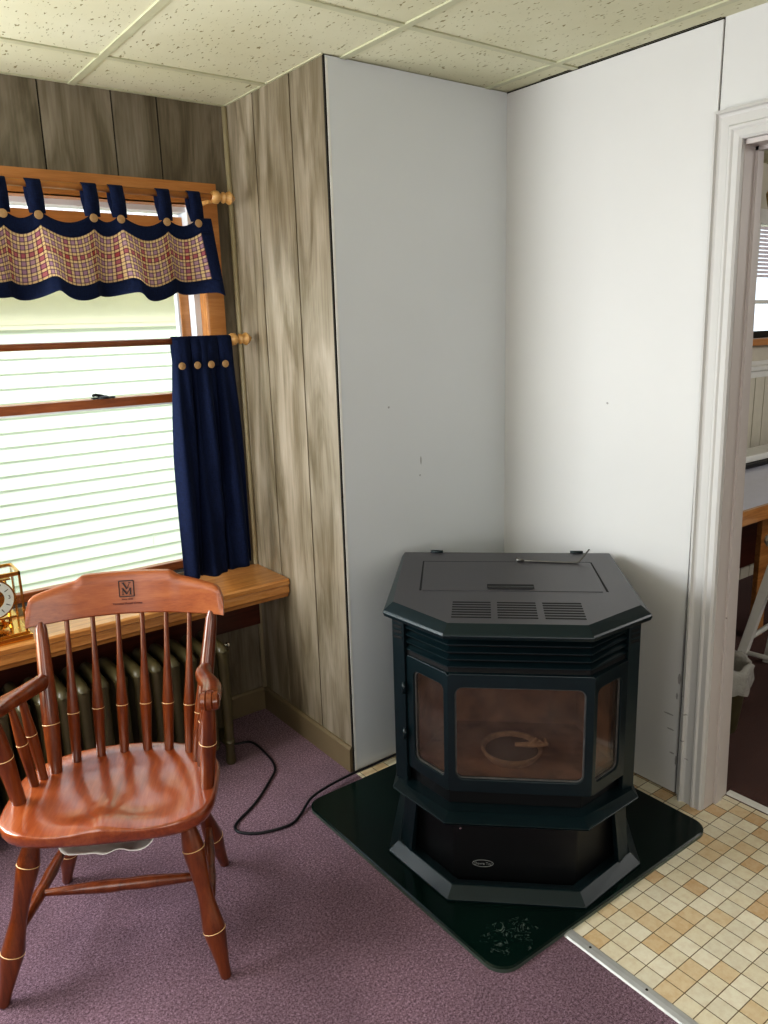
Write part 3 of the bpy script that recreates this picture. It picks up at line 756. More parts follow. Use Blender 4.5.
# arms with scrolled ends
for s in (-1, 1):
    path = catmull([L3(s * .199 + .012 + (.008 if s > 0 else .0), -.125, .645), L3(s * .206 + .010, -.085, .650), L3(s * .226 + .008, -.045, .648), L3(s * .241 + .006, -.005, .650), L3(s * .248 + .004, .045, .656), L3(s * .249 + .004, .080, .666)], 6)
    bm = bmesh.new(); rings = []
    for i, p in enumerate(path):
        t = i / (len(path) - 1); w = .016 + .009 * sm(min(1, t * 1.4)); h = .020 - .003 * sm(min(1, t * 2))
        d = (path[min(i + 1, len(path) - 1)] - path[max(i - 1, 0)]).normalized(); sd = Vector((d.y, -d.x, 0)).normalized(); up = sd.cross(d)
        if up.z < 0: up = -up
        rings.append([p + sd * (w * math.copysign(abs(math.cos(a)) ** .7, math.cos(a))) + up * (h * math.copysign(abs(math.sin(a)) ** .7, math.sin(a))) for a in [2 * PI * (k + .5) / 16 for k in range(16)]])
    loft(bm, rings)
    # knuckle scroll
    cx = path[-1]
    turned(bm, cx + Vector((-.0235, -.004, -.006)), cx + Vector((.0235, -.004, -.006)), [(0, .006), (.02, .014), (.08, .0205), (.3, .0225), (.34, .0195), (.38, .0225), (.62, .0225), (.66, .0195), (.7, .0225), (.92, .0205), (.98, .014), (1, .006)], 20)
    new_obj('arm', bm, M['cherryZ'], parent=chair, auto=50)
    # stump and two arm spindles
    p0, p1 = L3(s * .220 + .004, .052, SH - .008), L3(s * .246 + .002, .068, .652)
    bm = bmesh.new(); turned(bm, p0, p1, [(0, .0165), (.2, .0175), (.5, .0205), (.56, .0205), (.8, .0185), (1, .0135)], 18); ring_at(bm, p0, p1, .54, .0208); new_obj('arm_post', bm, [M['cherryZ'], M['inlay']], parent=chair, auto=50)
    for (vb, ub, ut, vt, zt_) in ((-.018, .206, .232, .0, .642), (-.048, .194, .222, -.042, .650)):
        p0, p1 = L3(s * ub + .004, vb, SH - .008), L3(s * ut + .008, vt, zt_)
        bm = bmesh.new(); turned(bm, p0, p1, [(0, .0105), (.2, .0115), (.5, .0135), (.6, .0135), (.85, .0095), (1, .0075)], 14); ring_at(bm, p0, p1, .55, .0138); new_obj('arm_spindle', bm, [M['cherryZ'], M['inlay']], parent=chair, auto=50)

# white cloth sagging from the underside of the seat
bm = bmesh.new(); N1, N2 = 26, 14; G = []
Mz = Matrix.Translation((base.x, base.y, 0)) @ Matrix.Rotation(CR, 4, 'Z')
for j in range(N2 + 1):
    row = []
    for i in range(N1 + 1):
        s, t = i / N1, j / N2; u = -.105 + .22 * s; v = .165 - .22 * t + .006 * math.sin(s * 17)
        sag = (math.sin(PI * s) ** .35) * (math.sin(PI * min(1, .12 + t * .88)) ** .5 if t < 1 else 0)
        z = SH - .042 - .066 * sag * (1 + .12 * math.sin(s * 9 + t * 3) + .04 * math.sin(s * 29))
        row.append(bm.verts.new(Mz @ L3(u, v, z)))
    G.append(row)
for j in range(N2):
    for i in range(N1): bm.faces.new([G[j][i], G[j][i + 1], G[j + 1][i + 1], G[j + 1][i]])
ob = new_obj('white_cloth', bm, M['cloth'], smooth=True); md = ob.modifiers.new('s', 'SOLIDIFY'); md.thickness = .002
tag(ob, 'crumpled white cloth sagging from under the wooden chair seat', 'cloth')

# ------------------------------------------------------------------ hearth pad and stove
PZ = .013
bm = bmesh.new(); o_ = rrect(-.960, -.942, -.080, -.062, .055, 8); i_ = rrect(-.955, -.937, -.085, -.067, .051, 8)
loft(bm, [[(x, y, 0) for x, y in o_], [(x, y, PZ - .003) for x, y in o_]], mi=1)
loft(bm, [[(x, y, PZ - .003) for x, y in o_], [(x, y, PZ) for x, y in i_]], mi=0)
tag(new_obj('hearth_pad', bm, [M['pad'], M['padedge']]), 'dark green enamelled hearth pad with rounded corners lying under the stove', 'hearth pad')
SC, T0 = .018, .75
sp_ = Vector((SC * S2 - T0 * S2, -SC * S2 - T0 * S2, PZ))
SR = -PI / 4 + .022
stove = empty('pellet_stove', sp_, SR, 'black bay-front pellet stove standing on the hearth pad in the corner', 'stove')
def Y(T): return T0 - T
def hexa(half_b, Tb, side, Ts, front, Tf): return [(-half_b, Y(Tb)), (-side, Y(Ts)), (-front, Y(Tf)), (front, Y(Tf)), (side, Y(Ts)), (half_b, Y(Tb))]
zb = -PZ
def hexL(d, Tb, side, Ts, front, Tf): return [(-.350 - d, Y(Tb)), (-side, Y(Ts)), (-front, Y(Tf)), (front, Y(Tf)), (side, Y(Ts)), (.332 + d, Y(Tb))]
# lid : top with bevelled rim
bm = bmesh.new()
loft(bm, [[(x, y, .727 + zb) for x, y in hexL(.0, .385, .352, .892, .184, 1.047)], [(x, y, .738 + zb) for x, y in hexL(.002, .383, .356, .893, .186, 1.052)], [(x, y, .744 + zb) for x, y in hexL(.001, .384, .353, .89, .1845, 1.048)], [(x, y, .762 + zb) for x, y in hexL(-.010, .395, .329, .872, .174, 1.022)]])
bm.faces.ensure_lookup_table()
for f in bm.faces:
    f.normal_update()
    if abs(f.normal.z) < .95: f.material_index = 1
lid = new_obj('top_plate', bm, [M['steel_top'], M['steel']], parent=stove, bevel=.002)
zt_ = .762 + zb
bm = bmesh.new()   # hopper lid set in the top, with dark seams
for a, b in [((-.281, .497), (-.272, .777)), ((.240, .50), (.248, .772))]:
    loft(bm, [[(a[0], Y(a[1]), z), (a[0] + .004, Y(a[1]), z), (b[0] + .006, Y(b[1]), z), (b[0], Y(b[1]), z)] for z in (zt_ - .001, zt_ + .0006)])
box(bm, (-.281, Y(.497), zt_ - .001), (.24, Y(.499), zt_ + .0005)); new_obj('lid_seam', bm, M['slot'], parent=lid)
bm = bmesh.new(); loft(bm, [[(-.272, Y(.503), z), (-.263, Y(.778), z), (.238, Y(.776), z), (.236, Y(.503), z)] for z in (zt_ - .001, zt_ + .0014)])
new_obj('hopper_lid', bm, M['steel_top'], parent=stove, bevel=.0006)
bm = bmesh.new(); box(bm, (-.080, Y(.722), zt_ + .0013), (.052, Y(.757), zt_ + .0022)); h_ = new_obj('lid_handle', bm, M['slot'], parent=stove)
bm = bmesh.new(); loft(bm, [[(x, Y(.745), zt_ + .002), (x, Y(.748), zt_ + .006), (x, Y(.757), zt_ + .0065), (x, Y(.759), zt_ + .002)] for x in (-.078, .05)]); new_obj('handle_lip', bm, M['steel_dk'], parent=h_)
for x0 in (-.174, -.055, .065):
    bm = bmesh.new()
    for k in range(7):
        T = .866 + k * .0185; box(bm, (x0, Y(T), zt_ - .001), (x0 + .102, Y(T + .0075), zt_ + .0006))
    new_obj('top_vent', bm, M['slot'], parent=stove)
for x0 in (-.262, .19):
    bm = bmesh.new(); turned(bm, (x0, Y(.396), zt_ + .002), (x0 + .04, Y(.396), zt_ + .002), [(0, .0055), (1, .0055)], 10); new_obj('hinge', bm, M['steel'], parent=stove, smooth=True)
for o_n in list(stove.children) + list(lid.children):
    if o_n.name.split('.')[0] in ('lid_seam', 'hopper_lid', 'lid_handle', 'top_vent', 'hinge'): o_n.location.x = .008
# cabinet body behind the bay
bm = bmesh.new()
BZ0 = .222
back = hexa(.318, .425, .334, .85, .296, .885)
prism(bm, back, BZ0 + zb, .612 + zb) if False else None
# hollow body: side, back, floor and chamber walls
def wall_poly(bm, P0, P1, th, z0, z1, mi=0):
    a, b = Vector(P0), Vector(P1); d = (b - a).normalized(); n_ = Vector((-d.y, d.x)) * th
    prism(bm, [tuple(a), tuple(b), tuple(b + n_), tuple(a + n_)], z0, z1, mi)
for s in (-1, 1):
    pts = [(s * .318, Y(.425)), (s * .334, Y(.85)), (s * .334, Y(.865)), (s * .300, Y(.888)), (s * .292, Y(.875)), (s * .30, Y(.43))]
    prism(bm, pts if s > 0 else pts[::-1], BZ0 + zb, .729 + zb)
box(bm, (-.305, Y(.425), BZ0 + zb), (.305, Y(.44), .729 + zb))
new_obj('cabinet', bm, M['steel'], parent=stove, bevel=.002)
# side vents on the chamfer strips
for s in (-1, 1):
    bm = bmesh.new()
    for k in range(4):
        z = .657 + zb + k * .0155
        a = Vector((s * .3335, Y(.8655))); b = Vector((s * .3005, Y(.8885))); n_ = Vector((s * .0006, -.0008))
        a2, b2 = a.lerp(b, .1) + n_, a.lerp(b, .85) + n_
        prism(bm, [tuple(a2), tuple(b2), tuple(b2 + Vector((0, .002))), tuple(a2 + Vector((0, .002)))], z, z + .008)
    new_obj('side_vent', bm, M['slot'], parent=stove)
# louvres
bay = lambda d: [(-.297 - d * .4, Y(.872 + d * .5)), (-.174 - d * .4, Y(.985 + d)), (.186 + d * .4, Y(.985 + d)), (.297 + d * .4, Y(.872 + d * .5))]
for k in range(5):
    z = .628 + zb + k * .0205
    bm = bmesh.new()
    for (A, B) in ((0, 1), (1, 2), (2, 3)):
        o1 = bay(.010)[A], bay(.010)[B]; i1 = bay(-.006)[A], bay(-.006)[B]
        loft(bm, [[(p[0], p[1], z + .000) for p in o1] + [(p[0], p[1], z + .0075) for p in i1[::-1]], [(p[0], p[1], z + .0035) for p in o1] + [(p[0], p[1], z + .011) for p in i1[::-1]]])
    new_obj('louvre', bm, M['steel'], parent=stove)
bm = bmesh.new()
pts = bay(-.012); poly = pts + [(.28, Y(.84)), (.16, Y(.955)), (-.16, Y(.955)), (-.28, Y(.84))]
for A in range(3):
    q4 = [pts[A], pts[A + 1], poly[6 - A] if A < 2 else poly[4], poly[7 - A] if A < 3 else 0]
    prism(bm, [pts[A], pts[A + 1], [(-.28, Y(.84)), (-.16, Y(.955)), (.16, Y(.955)), (.28, Y(.84))][A + 1], [(-.28, Y(.84)), (-.16, Y(.955)), (.16, Y(.955)), (.28, Y(.84))][A]], .616 + zb, .728 + zb)
prism(bm, [bay(.004)[0], bay(.004)[1], bay(-.03)[1], bay(-.03)[0]], .604 + zb, .628 + zb); prism(bm, [bay(.004)[1], bay(.004)[2], bay(-.03)[2], bay(-.03)[1]], .604 + zb, .628 + zb); prism(bm, [bay(.004)[2], bay(.004)[3], bay(-.03)[3], bay(-.03)[2]], .604 + zb, .628 + zb)
new_obj('louvre_backing', bm, M['slot'], parent=stove)
# bay door with three glazed faces
DZ0, DZ1 = .268 + zb, .612 + zb
door = None
faces = [((-.296, .882), (-.177, 1.0)), ((-.177, 1.0), (.200, 1.0)), ((.200, 1.0), (.306, .882))]
holes = [(.17, .90, .10, .89), (.050, .945, .11, .89), (.09, .78, .10, .89)]
bm = bmesh.new(); gl_ = []
for (A, B), (h0, h1, hz0, hz1) in zip(faces, holes):
    a, b = Vector((A[0], Y(A[1]))), Vector((B[0], Y(B[1]))); w = (b - a).length; d = (b - a).normalized(); nn = Vector((-d.y, d.x))
    hgt = DZ1 - DZ0
    def f3(p, q, t, a=a, d=d, nn=nn): 
        v_ = a + d * p + nn * t; return (v_.x, v_.y, DZ0 + q)
    x0, x1, y0, y1 = h0 * w, h1 * w, hz0 * hgt, hz1 * hgt
    rr = .022 if w > .2 else .018
    inner = rrect(x0, y0, x1, y1, rr, 5)
    outer = []
    sq = rrect(x0, y0, x1, y1, rr, 5)
    # outer loop: same count, pushed to the frame's rectangle
    n5 = 6; cs = [(w, hgt), (0, hgt), (0, 0), (w, 0)]
    dirs = [((0, -1), (-1, 0)), ((1, 0), (0, -1)), ((0, 1), (1, 0)), ((-1, 0), (0, 1))]
    for qd in range(4):
        for k in range(n5):
            t = k / (n5 - 1) * 2 - 1; e_ = .03; dd = dirs[qd][0] if t < 0 else dirs[qd][1]
            outer.append((cs[qd][0] + dd[0] * abs(t) * e_, cs[qd][1] + dd[1] * abs(t) * e_))
    plate_with_hole(bm, outer, inner, f3, .02)
    gl_.append((inner, f3, x0, x1, y0, y1))
door = new_obj('door', bm, M['steel'], parent=stove, bevel=.0015)
for (inner, f3, x0, x1, y0, y1) in gl_:
    bm = bmesh.new(); loft(bm, [[f3(a, b, .009) for a, b in inner], [f3(a, b, .012) for a, b in inner]]); new_obj('glass_pane', bm, M['stoveglass'], parent=door)
    bm = bmesh.new(); c_ = ((x0 + x1) / 2, (y0 + y1) / 2)
    inn = rrect(x0 + .004, y0 + .004, x1 - .004, y1 - .004, .016, 5)
    plate_with_hole(bm, inner, inn, lambda a, b, t, f3=f3: f3(a, b, .006 + t), .003); new_obj('gasket', bm, M['gasket'], parent=door)
for z in (.36, .50):
    bm = bmesh.new(); turned(bm, (-.303, Y(.892), z + zb), (-.303, Y(.892), z + .03 + zb), [(0, .006), (1, .006)], 10); new_obj('door_hinge', bm, M['steel'], parent=door, smooth=True)
# door top ledge highlight strip under louvres
# firebox
bm = bmesh.new()
box(bm, (-.20, Y(.66), .30 + zb), (.20, Y(.67), .60 + zb))
loft(bm, [[(-.27, Y(.85), z), (-.2, Y(.67), z), (-.195, Y(.675), z), (-.262, Y(.855), z)] for z in (.30 + zb, .60 + zb)])
loft(bm, [[(.27, Y(.85), z), (.2, Y(.67), z), (.195, Y(.675), z), (.262, Y(.855), z)] for z in (.30 + zb, .60 + zb)])
prism(bm, hexa(.2, .66, .275, .86, .17, .97), .285 + zb, .30 + zb); prism(bm, hexa(.2, .66, .262, .85, .16, .945), .60 + zb, .61 + zb)
for k in range(9): box(bm, (-.10 + k * .022, Y(.665) - .004, .43 + zb + .02 * math.sin(k * 1.7)), (-.09 + k * .022, Y(.665) - .012, .50 + zb + .03 * math.sin(k * 2.3)))
fb = new_obj('firebox', bm, M['firebox'], parent=stove)
bm = bmesh.new(); c0 = Vector((-.004, Y(.86), .30 + zb))
turned(bm, c0, c0 + Vector((0, 0, .03)), [(0, .07), (.5, .082), (.8, .086), (1, .086), (1, .080), (.45, .074), (.40, .001)], 32)
turned(bm, c0 + Vector((0, 0, .016)), c0 + Vector((0, 0, .0175)), [(0, .0735), (1, .0735)], 28, 1)
new_obj('burn_pot', bm, [M['ash'], M['soot']], parent=fb, smooth=False)
bm = bmesh.new(); tube(bm, [c0 + Vector((.01, 0, .034)), c0 + Vector((.06, -.01, .042)), c0 + Vector((.10, -.02, .050))], [.006, .009, .005], 8)
for k in range(7): p = c0 + Vector((.05 + .012 * k % .06, -.012 + .006 * math.sin(k * 3), .046)); tube(bm, [p, p + Vector((.012 * math.cos(k), .006, .010 + .006 * math.sin(k * 2)))], [.005, .003], 6)
new_obj('clinker', bm, M['ash'], parent=fb)
# lower body, ash lip
bm = bmesh.new(); prism(bm, hexa(.28, .45, .288, .868, .176, .982), BZ0 + zb, .2795 + zb); new_obj('lower_body', bm, M['steel_dk'], parent=stove, bevel=.002)
bm = bmesh.new()
loft(bm, [[(x, y, .206 + zb) for x, y in hexa(.32, .42, .338, .905, .186, 1.058)], [(x, y, .214 + zb) for x, y in hexa(.322, .42, .341, .907, .1875, 1.063)], [(x, y, .2225 + zb) for x, y in hexa(.318, .42, .328, .885, .178, 1.022)]])
new_obj('ash_lip', bm, M['steel'], parent=stove, bevel=.0015)
# pedestal shell with splayed side posts and black front door
bm = bmesh.new()
def post(s):
    a = [(s * .306, .912), (s * .268, .952), (s * .262, .935), (s * .295, .895)]
    b = [(s * .318, .920), (s * .288, .960), (s * .276, .945), (s * .306, .90)]
    lo = [(x, Y(t), .034 + zb) for x, t in b]; hi = [(x, Y(t), .207 + zb) for x, t in a]
    if s < 0: lo, hi = lo[::-1], hi[::-1]
    loft(bm, [lo, hi])
post(1); post(-1)
for s in (-1, 1): loft(bm, [[(s * .30, Y(.43), z), (s * .318, Y(.43), z), (s * (.314 if z < .1 else .306), Y(.925 if z < .1 else .912), z), (s * .29, Y(.90), z)][:: s] for z in (0, .207 + zb)])
box(bm, (-.3, Y(.43), 0), (.3, Y(.44), .207 + zb))
new_obj('pedestal', bm, M['steel'], parent=stove, bevel=.002)
bm = bmesh.new(); prism(bm, hexa(.28, .60, .282, .912, .164, 1.030), 0.002, .206 + zb)
pdoor = new_obj('ash_door', bm, M['steel_dk'], parent=stove, bevel=.003)
bm = bmesh.new(); turned(bm, (-.145, Y(1.030), .18 + zb), (-.145, Y(1.034), .18 + zb), [(0, .004), (1, .003)], 10); new_obj('door_screw', bm, M['chrome'], parent=pdoor)
# badge: oval ring with raised lettering
bm = bmesh.new(); bc = Vector((-.0850, Y(1.0302), .0725 + zb)); NR = 40
loft(bm, [[bc + Vector((rx * math.cos(2 * PI * k / NR), -dy_, rz * math.sin(2 * PI * k / NR))) for k in range(NR)] for rx, rz, dy_ in [(.0285, .0110, 0), (.0285, .0110, .0012), (.0270, .0097, .0012), (.0270, .0097, 0)]], caps=False, cyc=True)
M['badge'] = simple('badge_silver', srgb(128, 130, 128), .4)
badge = new_obj('badge', bm, M['badge'], parent=pdoor)
text_mesh('lettering', 'Dovre Tay', .0108, M['badge'], Matrix.Translation(bc + Vector((0, -.0012, -.0005))) @ Matrix(((1, 0, 0), (0, 0, -1), (0, 1, 0))).to_4x4(), badge, .0006)
# base flange
def hexo(d, z): return [(x, y, z) for x, y in [(-.30 - d * 1., Y(.42)), (-.308 - d, Y(.905 + d * .45)), (-.158 - d * .45, Y(1.065 + d)), (.158 + d * .45, Y(1.065 + d)), (.304 + d, Y(.905 + d * .45)), (.30 + d, Y(.42))]]
bm = bmesh.new(); loft(bm, [hexo(.045, 0), hexo(.047, .006), hexo(.020, .031), hexo(.014, .0315), hexo(-.014, .022), hexo(-.016, 0)], caps=False)
new_obj('base_flange', bm, M['steel'], parent=stove, bevel=.001)

# thin metal scraper rod lying on the stove top
rt = empty('scraper_rod', stove.matrix_world @ Vector((0, 0, 0)), 0)
bpy.data.objects.remove(rt)
Ms = Matrix.Translation(sp_) @ Matrix.Rotation(SR, 4, 'Z') @ Matrix.Translation((.008, 0, 0))
bm = bmesh.new()
pp = [(.016, Y(.470), zt_ + .006), (.03, Y(.498), zt_ + .0045), (.09, Y(.505), zt_ + .0045), (.16, Y(.513), zt_ + .0045), (.198, Y(.515), zt_ + .0047), (.207, Y(.512), zt_ + .010), (.236, Y(.500), zt_ + .043)]
tube(bm, [Ms @ Vector(p) for p in pp], [.0035, .003, .003, .003, .003, .003, .0024], 8)
tube(bm, [Ms @ Vector(p) for p in [(.012, Y(.497), zt_ + .0065), (.035, Y(.499), zt_ + .0065)]], .005, 8)
tag(new_obj('scraper_rod', bm, simple('dull_steel', srgb(120, 118, 114), .4, .8), smooth=True), 'thin metal scraper rod with bent end lying on top of the black stove', 'rod')

# ------------------------------------------------------------------ power cord
pts = [(-.988, .50), (-.984, .45), (-.958, .428), (-.911, .405), (-.905, .322), (-.925, .198), (-.995, .121), (-1.083, .048), (-1.169, -.003), (-1.191, -.031), (-1.184, -.061), (-1.136, -.1), (-1.05, -.12), (-1.0, -.098)]
c3 = [(x, y, .0045) for x, y in pts] + [(-.965, -.075, .010), (-.93, -.058, .0185), (-.86, -.04, .0185), (-.76, -.030, .0185), (-.68, -.030, .0185), (-.60, -.028, .0185), (-.52, -.030, .0185), (-.45, -.04, .0185)]
c3 = [(x, y, z) for x, y, z in c3]
bm = bmesh.new(); tube(bm, catmull(c3, 6), .0042, 8)
tag(new_obj('power_cord', bm, M['cord'], smooth=True), 'black power cord winding over the carpet from radiator to stove', 'cord')

# ------------------------------------------------------------------ brass clock on the counter
ck = empty('carriage_clock', (-1.69, .46, SZ), 0, 'brass and glass mantel clock with white dial standing on the window counter', 'clock')
bm = bmesh.new()
for (hx, y0, y1, z0, z1) in [(.09, -.072, .072, 0, .018), (.084, -.066, .066, .018, .026)]: box(bm, (-hx, y0, z0), (hx, y1, z1))
new_obj('base', bm, M['brass'], parent=ck, bevel=.003)
bm = bmesh.new(); hx, hy = .08, .058
for x in (-hx, hx - .007):
    for y in (-hy, hy - .007): box(bm, (x, y, .026), (x + .007, y + .007, .208))
for y in (-hy, hy - .007): box(bm, (-hx, y, .200), (hx, y + .007, .212))
for x in (-hx, hx - .007): box(bm, (x, -hy, .200), (x + .007, hy, .212))
new_obj('frame', bm, M['brass'], parent=ck, bevel=.001)
bm = bmesh.new(); box(bm, (-hx + .003, -hy + .002, .026), (hx - .003, -hy + .004, .205)); box(bm, (hx - .005, -hy + .004, .026), (hx - .003, hy - .004, .205)); box(bm, (-hx + .005, hy - .004, .026), (hx - .005, hy - .002, .205)); box(bm, (-hx + .004, -hy + .004, .206), (hx - .004, hy - .004, .208))
new_obj('glass_case', bm, M['glass'], parent=ck)
dc = Vector((0, -.040, .135))
bm = bmesh.new(); NR = 48
ringp = lambda r, y: [dc + Vector((r * math.cos(2 * PI * k / NR), y, r * math.sin(2 * PI * k / NR))) for k in range(NR)]
loft(bm, [ringp(.056, 0), ringp(.056, -.003), ringp(.031, -.003), ringp(.031, 0)], caps=False, cyc=True)
dl = new_obj('dial', bm, M['dial'], parent=ck)
bm = bmesh.new(); loft(bm, [ringp(.060, .002), ringp(.060, -.004), ringp(.056, -.004), ringp(.056, .002)], caps=False, cyc=True); loft(bm, [ringp(.031, 0), ringp(.031, -.001)]); new_obj('dial_bezel', bm, M['brass'], parent=ck)
for h in range(1, 13):
    a = PI / 2 - h * PI / 6
    if h % 3 == 0:
        text_mesh('numeral', str(h), .016, M['ink'], Matrix.Translation(dc + Vector((.044 * math.cos(a), -.0034, .044 * math.sin(a)))) @ Matrix(((1, 0, 0), (0, 0, -1), (0, 1, 0))).to_4x4(), dl)
    else:
        bm = bmesh.new(); d = Vector((math.cos(a), 0, math.sin(a))); t_ = Vector((-math.sin(a), 0, math.cos(a))) * .0012
        loft(bm, [[dc + d * r + t_ * s + Vector((0, y, 0)) for r, s in ((.038, -1), (.050, -1), (.050, 1), (.038, 1))] for y in (-.003, -.0036)]); new_obj('hour_mark', bm, M['ink'], parent=dl)
for a, ln_ in ((PI / 2 - 1.2, .030), (PI / 2 + 1.9, .046)):
    bm = bmesh.new(); tube(bm, [dc + Vector((0, -.006, 0)), dc + Vector((math.cos(a) * ln_, -.006, math.sin(a) * ln_))], [.002, .001], 6); new_obj('hand', bm, M['ink'], parent=ck)
bm = bmesh.new()
for x in (-.045, .045): turned(bm, (x, 0, .026), (x, 0, .19), [(0, .006), (.1, .0045), (.9, .0045), (1, .006)], 12)
box(bm, (-.06, -.03, .065), (.06, .03, .071)); box(bm, (-.055, -.036, .185), (.055, .03, .190))
new_obj('movement', bm, M['brass'], parent=ck)
bm = bmesh.new(); turned(bm, (0, 0, .034), (0, 0, .052), [(0, .030), (.2, .040), (.8, .040), (1, .030)], 28); turned(bm, (0, 0, .05), (0, 0, .066), [(0, .003), (1, .003)], 8)
for k in range(4): turned(bm, (.030 * math.cos(k * PI / 2 + .4), .030 * math.sin(k * PI / 2 + .4), .052), (.030 * math.cos(k * PI / 2 + .4), .030 * math.sin(k * PI / 2 + .4), .060), [(0, .006), (1, .005)], 10)
new_obj('balance_wheel', bm, M['brass'], parent=ck, auto=40)

# ------------------------------------------------------------------ the room beyond the doorway
RY = .22
bm = bmesh.new()
WW = (2.05, 3.2, 1.37, 1.95)
box(bm, (.135, RY, 1.30), (WW[0], RY + .1, 2.4)); box(bm, (WW[0], RY, 1.30), (WW[1], RY + .1, WW[2])); box(bm, (WW[0], RY, WW[3]), (WW[1], RY + .1, 2.4)); box(bm, (WW[1], RY, 1.30), (4.2, RY + .1, 2.4))
box(bm, (.135, RY, 0), (4.2, RY + .1, 1.30))
for k in range(40): box(bm, (.15 + k * .10, RY - .006, 0), (.15 + k * .10 + .093, RY, 1.165))
struct('wall_far', bm, simple('cream_beadboard', srgb(206, 200, 184), .55, var=.03))
bm = bmesh.new(); loft(bm, [[(x, RY, 1.16), (x, RY - .012, 1.16), (x, RY - .014, 1.19), (x, RY - .03, 1.20), (x, RY - .03, 1.22), (x, RY - .016, 1.23), (x, RY - .016, 1.25), (x, RY, 1.25)] for x in (.135, 4.2)]); struct('trim_7', bm, M['white'])
bm = bmesh.new(); box(bm, (4.2, -3, 0), (4.3, .3, 2.4)); struct('wall_side', bm, M['white'])
bm = bmesh.new(); box(bm, (.13, -3.1, 0), (4.3, -3.0, 2.4)); struct('wall_front', bm, M['white'])
bm = bmesh.new()
x0, x1, z0, z1_ = WW
for a, b in [((x0 - .07, RY - .02, z0 - .03), (x0, RY, z1_ + .07)), ((x1, RY - .02, z0 - .03), (x1 + .07, RY, z1_ + .07)), ((x0, RY - .02, z1_), (x1, RY, z1_ + .07)), ((x0, RY, z0), (x0 + .03, RY + .08, z1_)), ((x1 - .03, RY, z0), (x1, RY + .08, z1_)), ((x0, RY + .03, 1.55), (x1, RY + .07, 1.57))]: box(bm, a, b)
w2 = struct('window_2', bm, M['white'])
bm = bmesh.new(); box(bm, (x0 - .09, RY - .06, z0 - .035), (x1 + .09, RY + .08, z0)); new_obj('window_sill', bm, M['pineX'], parent=w2)
bm = bmesh.new(); box(bm, (x0 + .03, RY + .05, z0), (x1 - .03, RY + .054, z1_)); new_obj('pane', bm, M['glass'], parent=w2)
bm = bmesh.new(); box(bm, (x0 + .03, RY + .03, z0), (x1 - .03, RY + .08, z0 + .035)); new_obj('bottom_rail', bm, M['steel_dk'], parent=w2)
# blind half drawn
bm = bmesh.new()
for k in range(13): box(bm, (x0 + .035, RY + .012, 1.925 - k * .02), (x1 - .035, RY + .016, 1.925 - k * .02 + .015))
tag(new_obj('window_blind', bm, simple('blind_slats', srgb(240, 232, 240), .5)), 'white slatted blind hanging in the window of the next room', 'blind')
# hanging basket near the window, beyond the jamb
hb = empty('hanging_basket', (1.97, RY - .18, 1.90), 0, 'woven tan basket hanging before the window in the next room', 'basket')
bm = bmesh.new(); turned(bm, (0, 0, 0), (0, 0, .17), [(0, .03), (.1, .05), (.5, .075), (.9, .09), (1, .092), (1, .086), (.5, .07), (.12, .045)], 20); new_obj('bowl', bm, simple('wicker', srgb(156, 130, 80), .8, var=.4, scale=80, bump=.5), parent=hb, smooth=True)
bm = bmesh.new()
for k in range(3): a = k * 2.1; tube(bm, [(.088 * math.cos(a), .088 * math.sin(a), .17), (0, 0, .335)], .0025, 6)
new_obj('hanger_cord', bm, M['finial'], parent=hb)
# work table against the wall
tb = empty('work_table', (1.6, -.15, 0), 0, 'work table with pale blue top and wooden edge in the next room', 'table')
bm = bmesh.new(); box(bm, (-1.25, -.33, .735), (1.2, .35, .752)); new_obj('table_top', bm, simple('pale_laminate', srgb(206, 208, 226), .3, var=.03, coat=.3), parent=tb)
bm = bmesh.new(); box(bm, (-1.26, -.345, .695), (1.21, -.33, .754)); box(bm, (-1.265, -.33, .695), (-1.25, .35, .754)); box(bm, (-1.25, -.33, .715), (1.2, -.31, .734)); new_obj('table_edge', bm, M['oak'], parent=tb)
for x in (-1.2, .0, 1.15):
    for y in (-.25, .28):
        bm = bmesh.new(); box(bm, (x, y, 0), (x + .05, y + .05, .734)); new_obj('leg', bm, M['oak'], parent=tb, bevel=.003)
bm = bmesh.new(); box(bm, (-1.15, .32, .1), (1.15, .335, .734)); new_obj('back_panel', bm, M['apron'], parent=tb)
# black tray at the back of the table
bm = bmesh.new(); box(bm, (1.3, -.05, .753), (2.6, .14, .775)); box(bm, (1.3, .12, .775), (2.6, .14, .80)); tag(new_obj('black_tray', bm, M['black'], bevel=.004), 'long black tray lying at the back of the work table in the next room', 'tray')
bm = bmesh.new(); box(bm, (1.36, -.03, .776), (2.5, .11, .81)); tag(new_obj('paper_stack', bm, M['white'], bevel=.006), 'pale flat folder resting in the black tray on the work table', 'folder')
# dark bag and plank under the table
bm = bmesh.new(); rings = []
for k in range(11):
    t = k / 10; r = .13 * math.sin(PI * (t * .92 + .04)) ** .5
    rings.append([(1.16 + r * 1.1 * math.cos(2 * PI * q / 16) * (1 + .1 * math.sin(q * 2.3 + k)), -.12 + r * math.sin(2 * PI * q / 16) * (1 + .1 * math.sin(q * 3.1 + k)), .006 + .42 * t) for q in range(16)])
loft(bm, rings); tag(new_obj('dark_bag', bm, simple('dark_fabric', srgb(34, 38, 40), .8, var=.4, scale=30), smooth=True), 'dark soft bag standing under the work table in the next room', 'bag')
bm = bmesh.new(); box(bm, (1.38, -.28, .0), (1.47, -.255, .69)); tag(new_obj('wooden_plank', bm, M['oak'], bevel=.003), 'upright wooden plank standing under the table edge behind the white stool', 'plank')
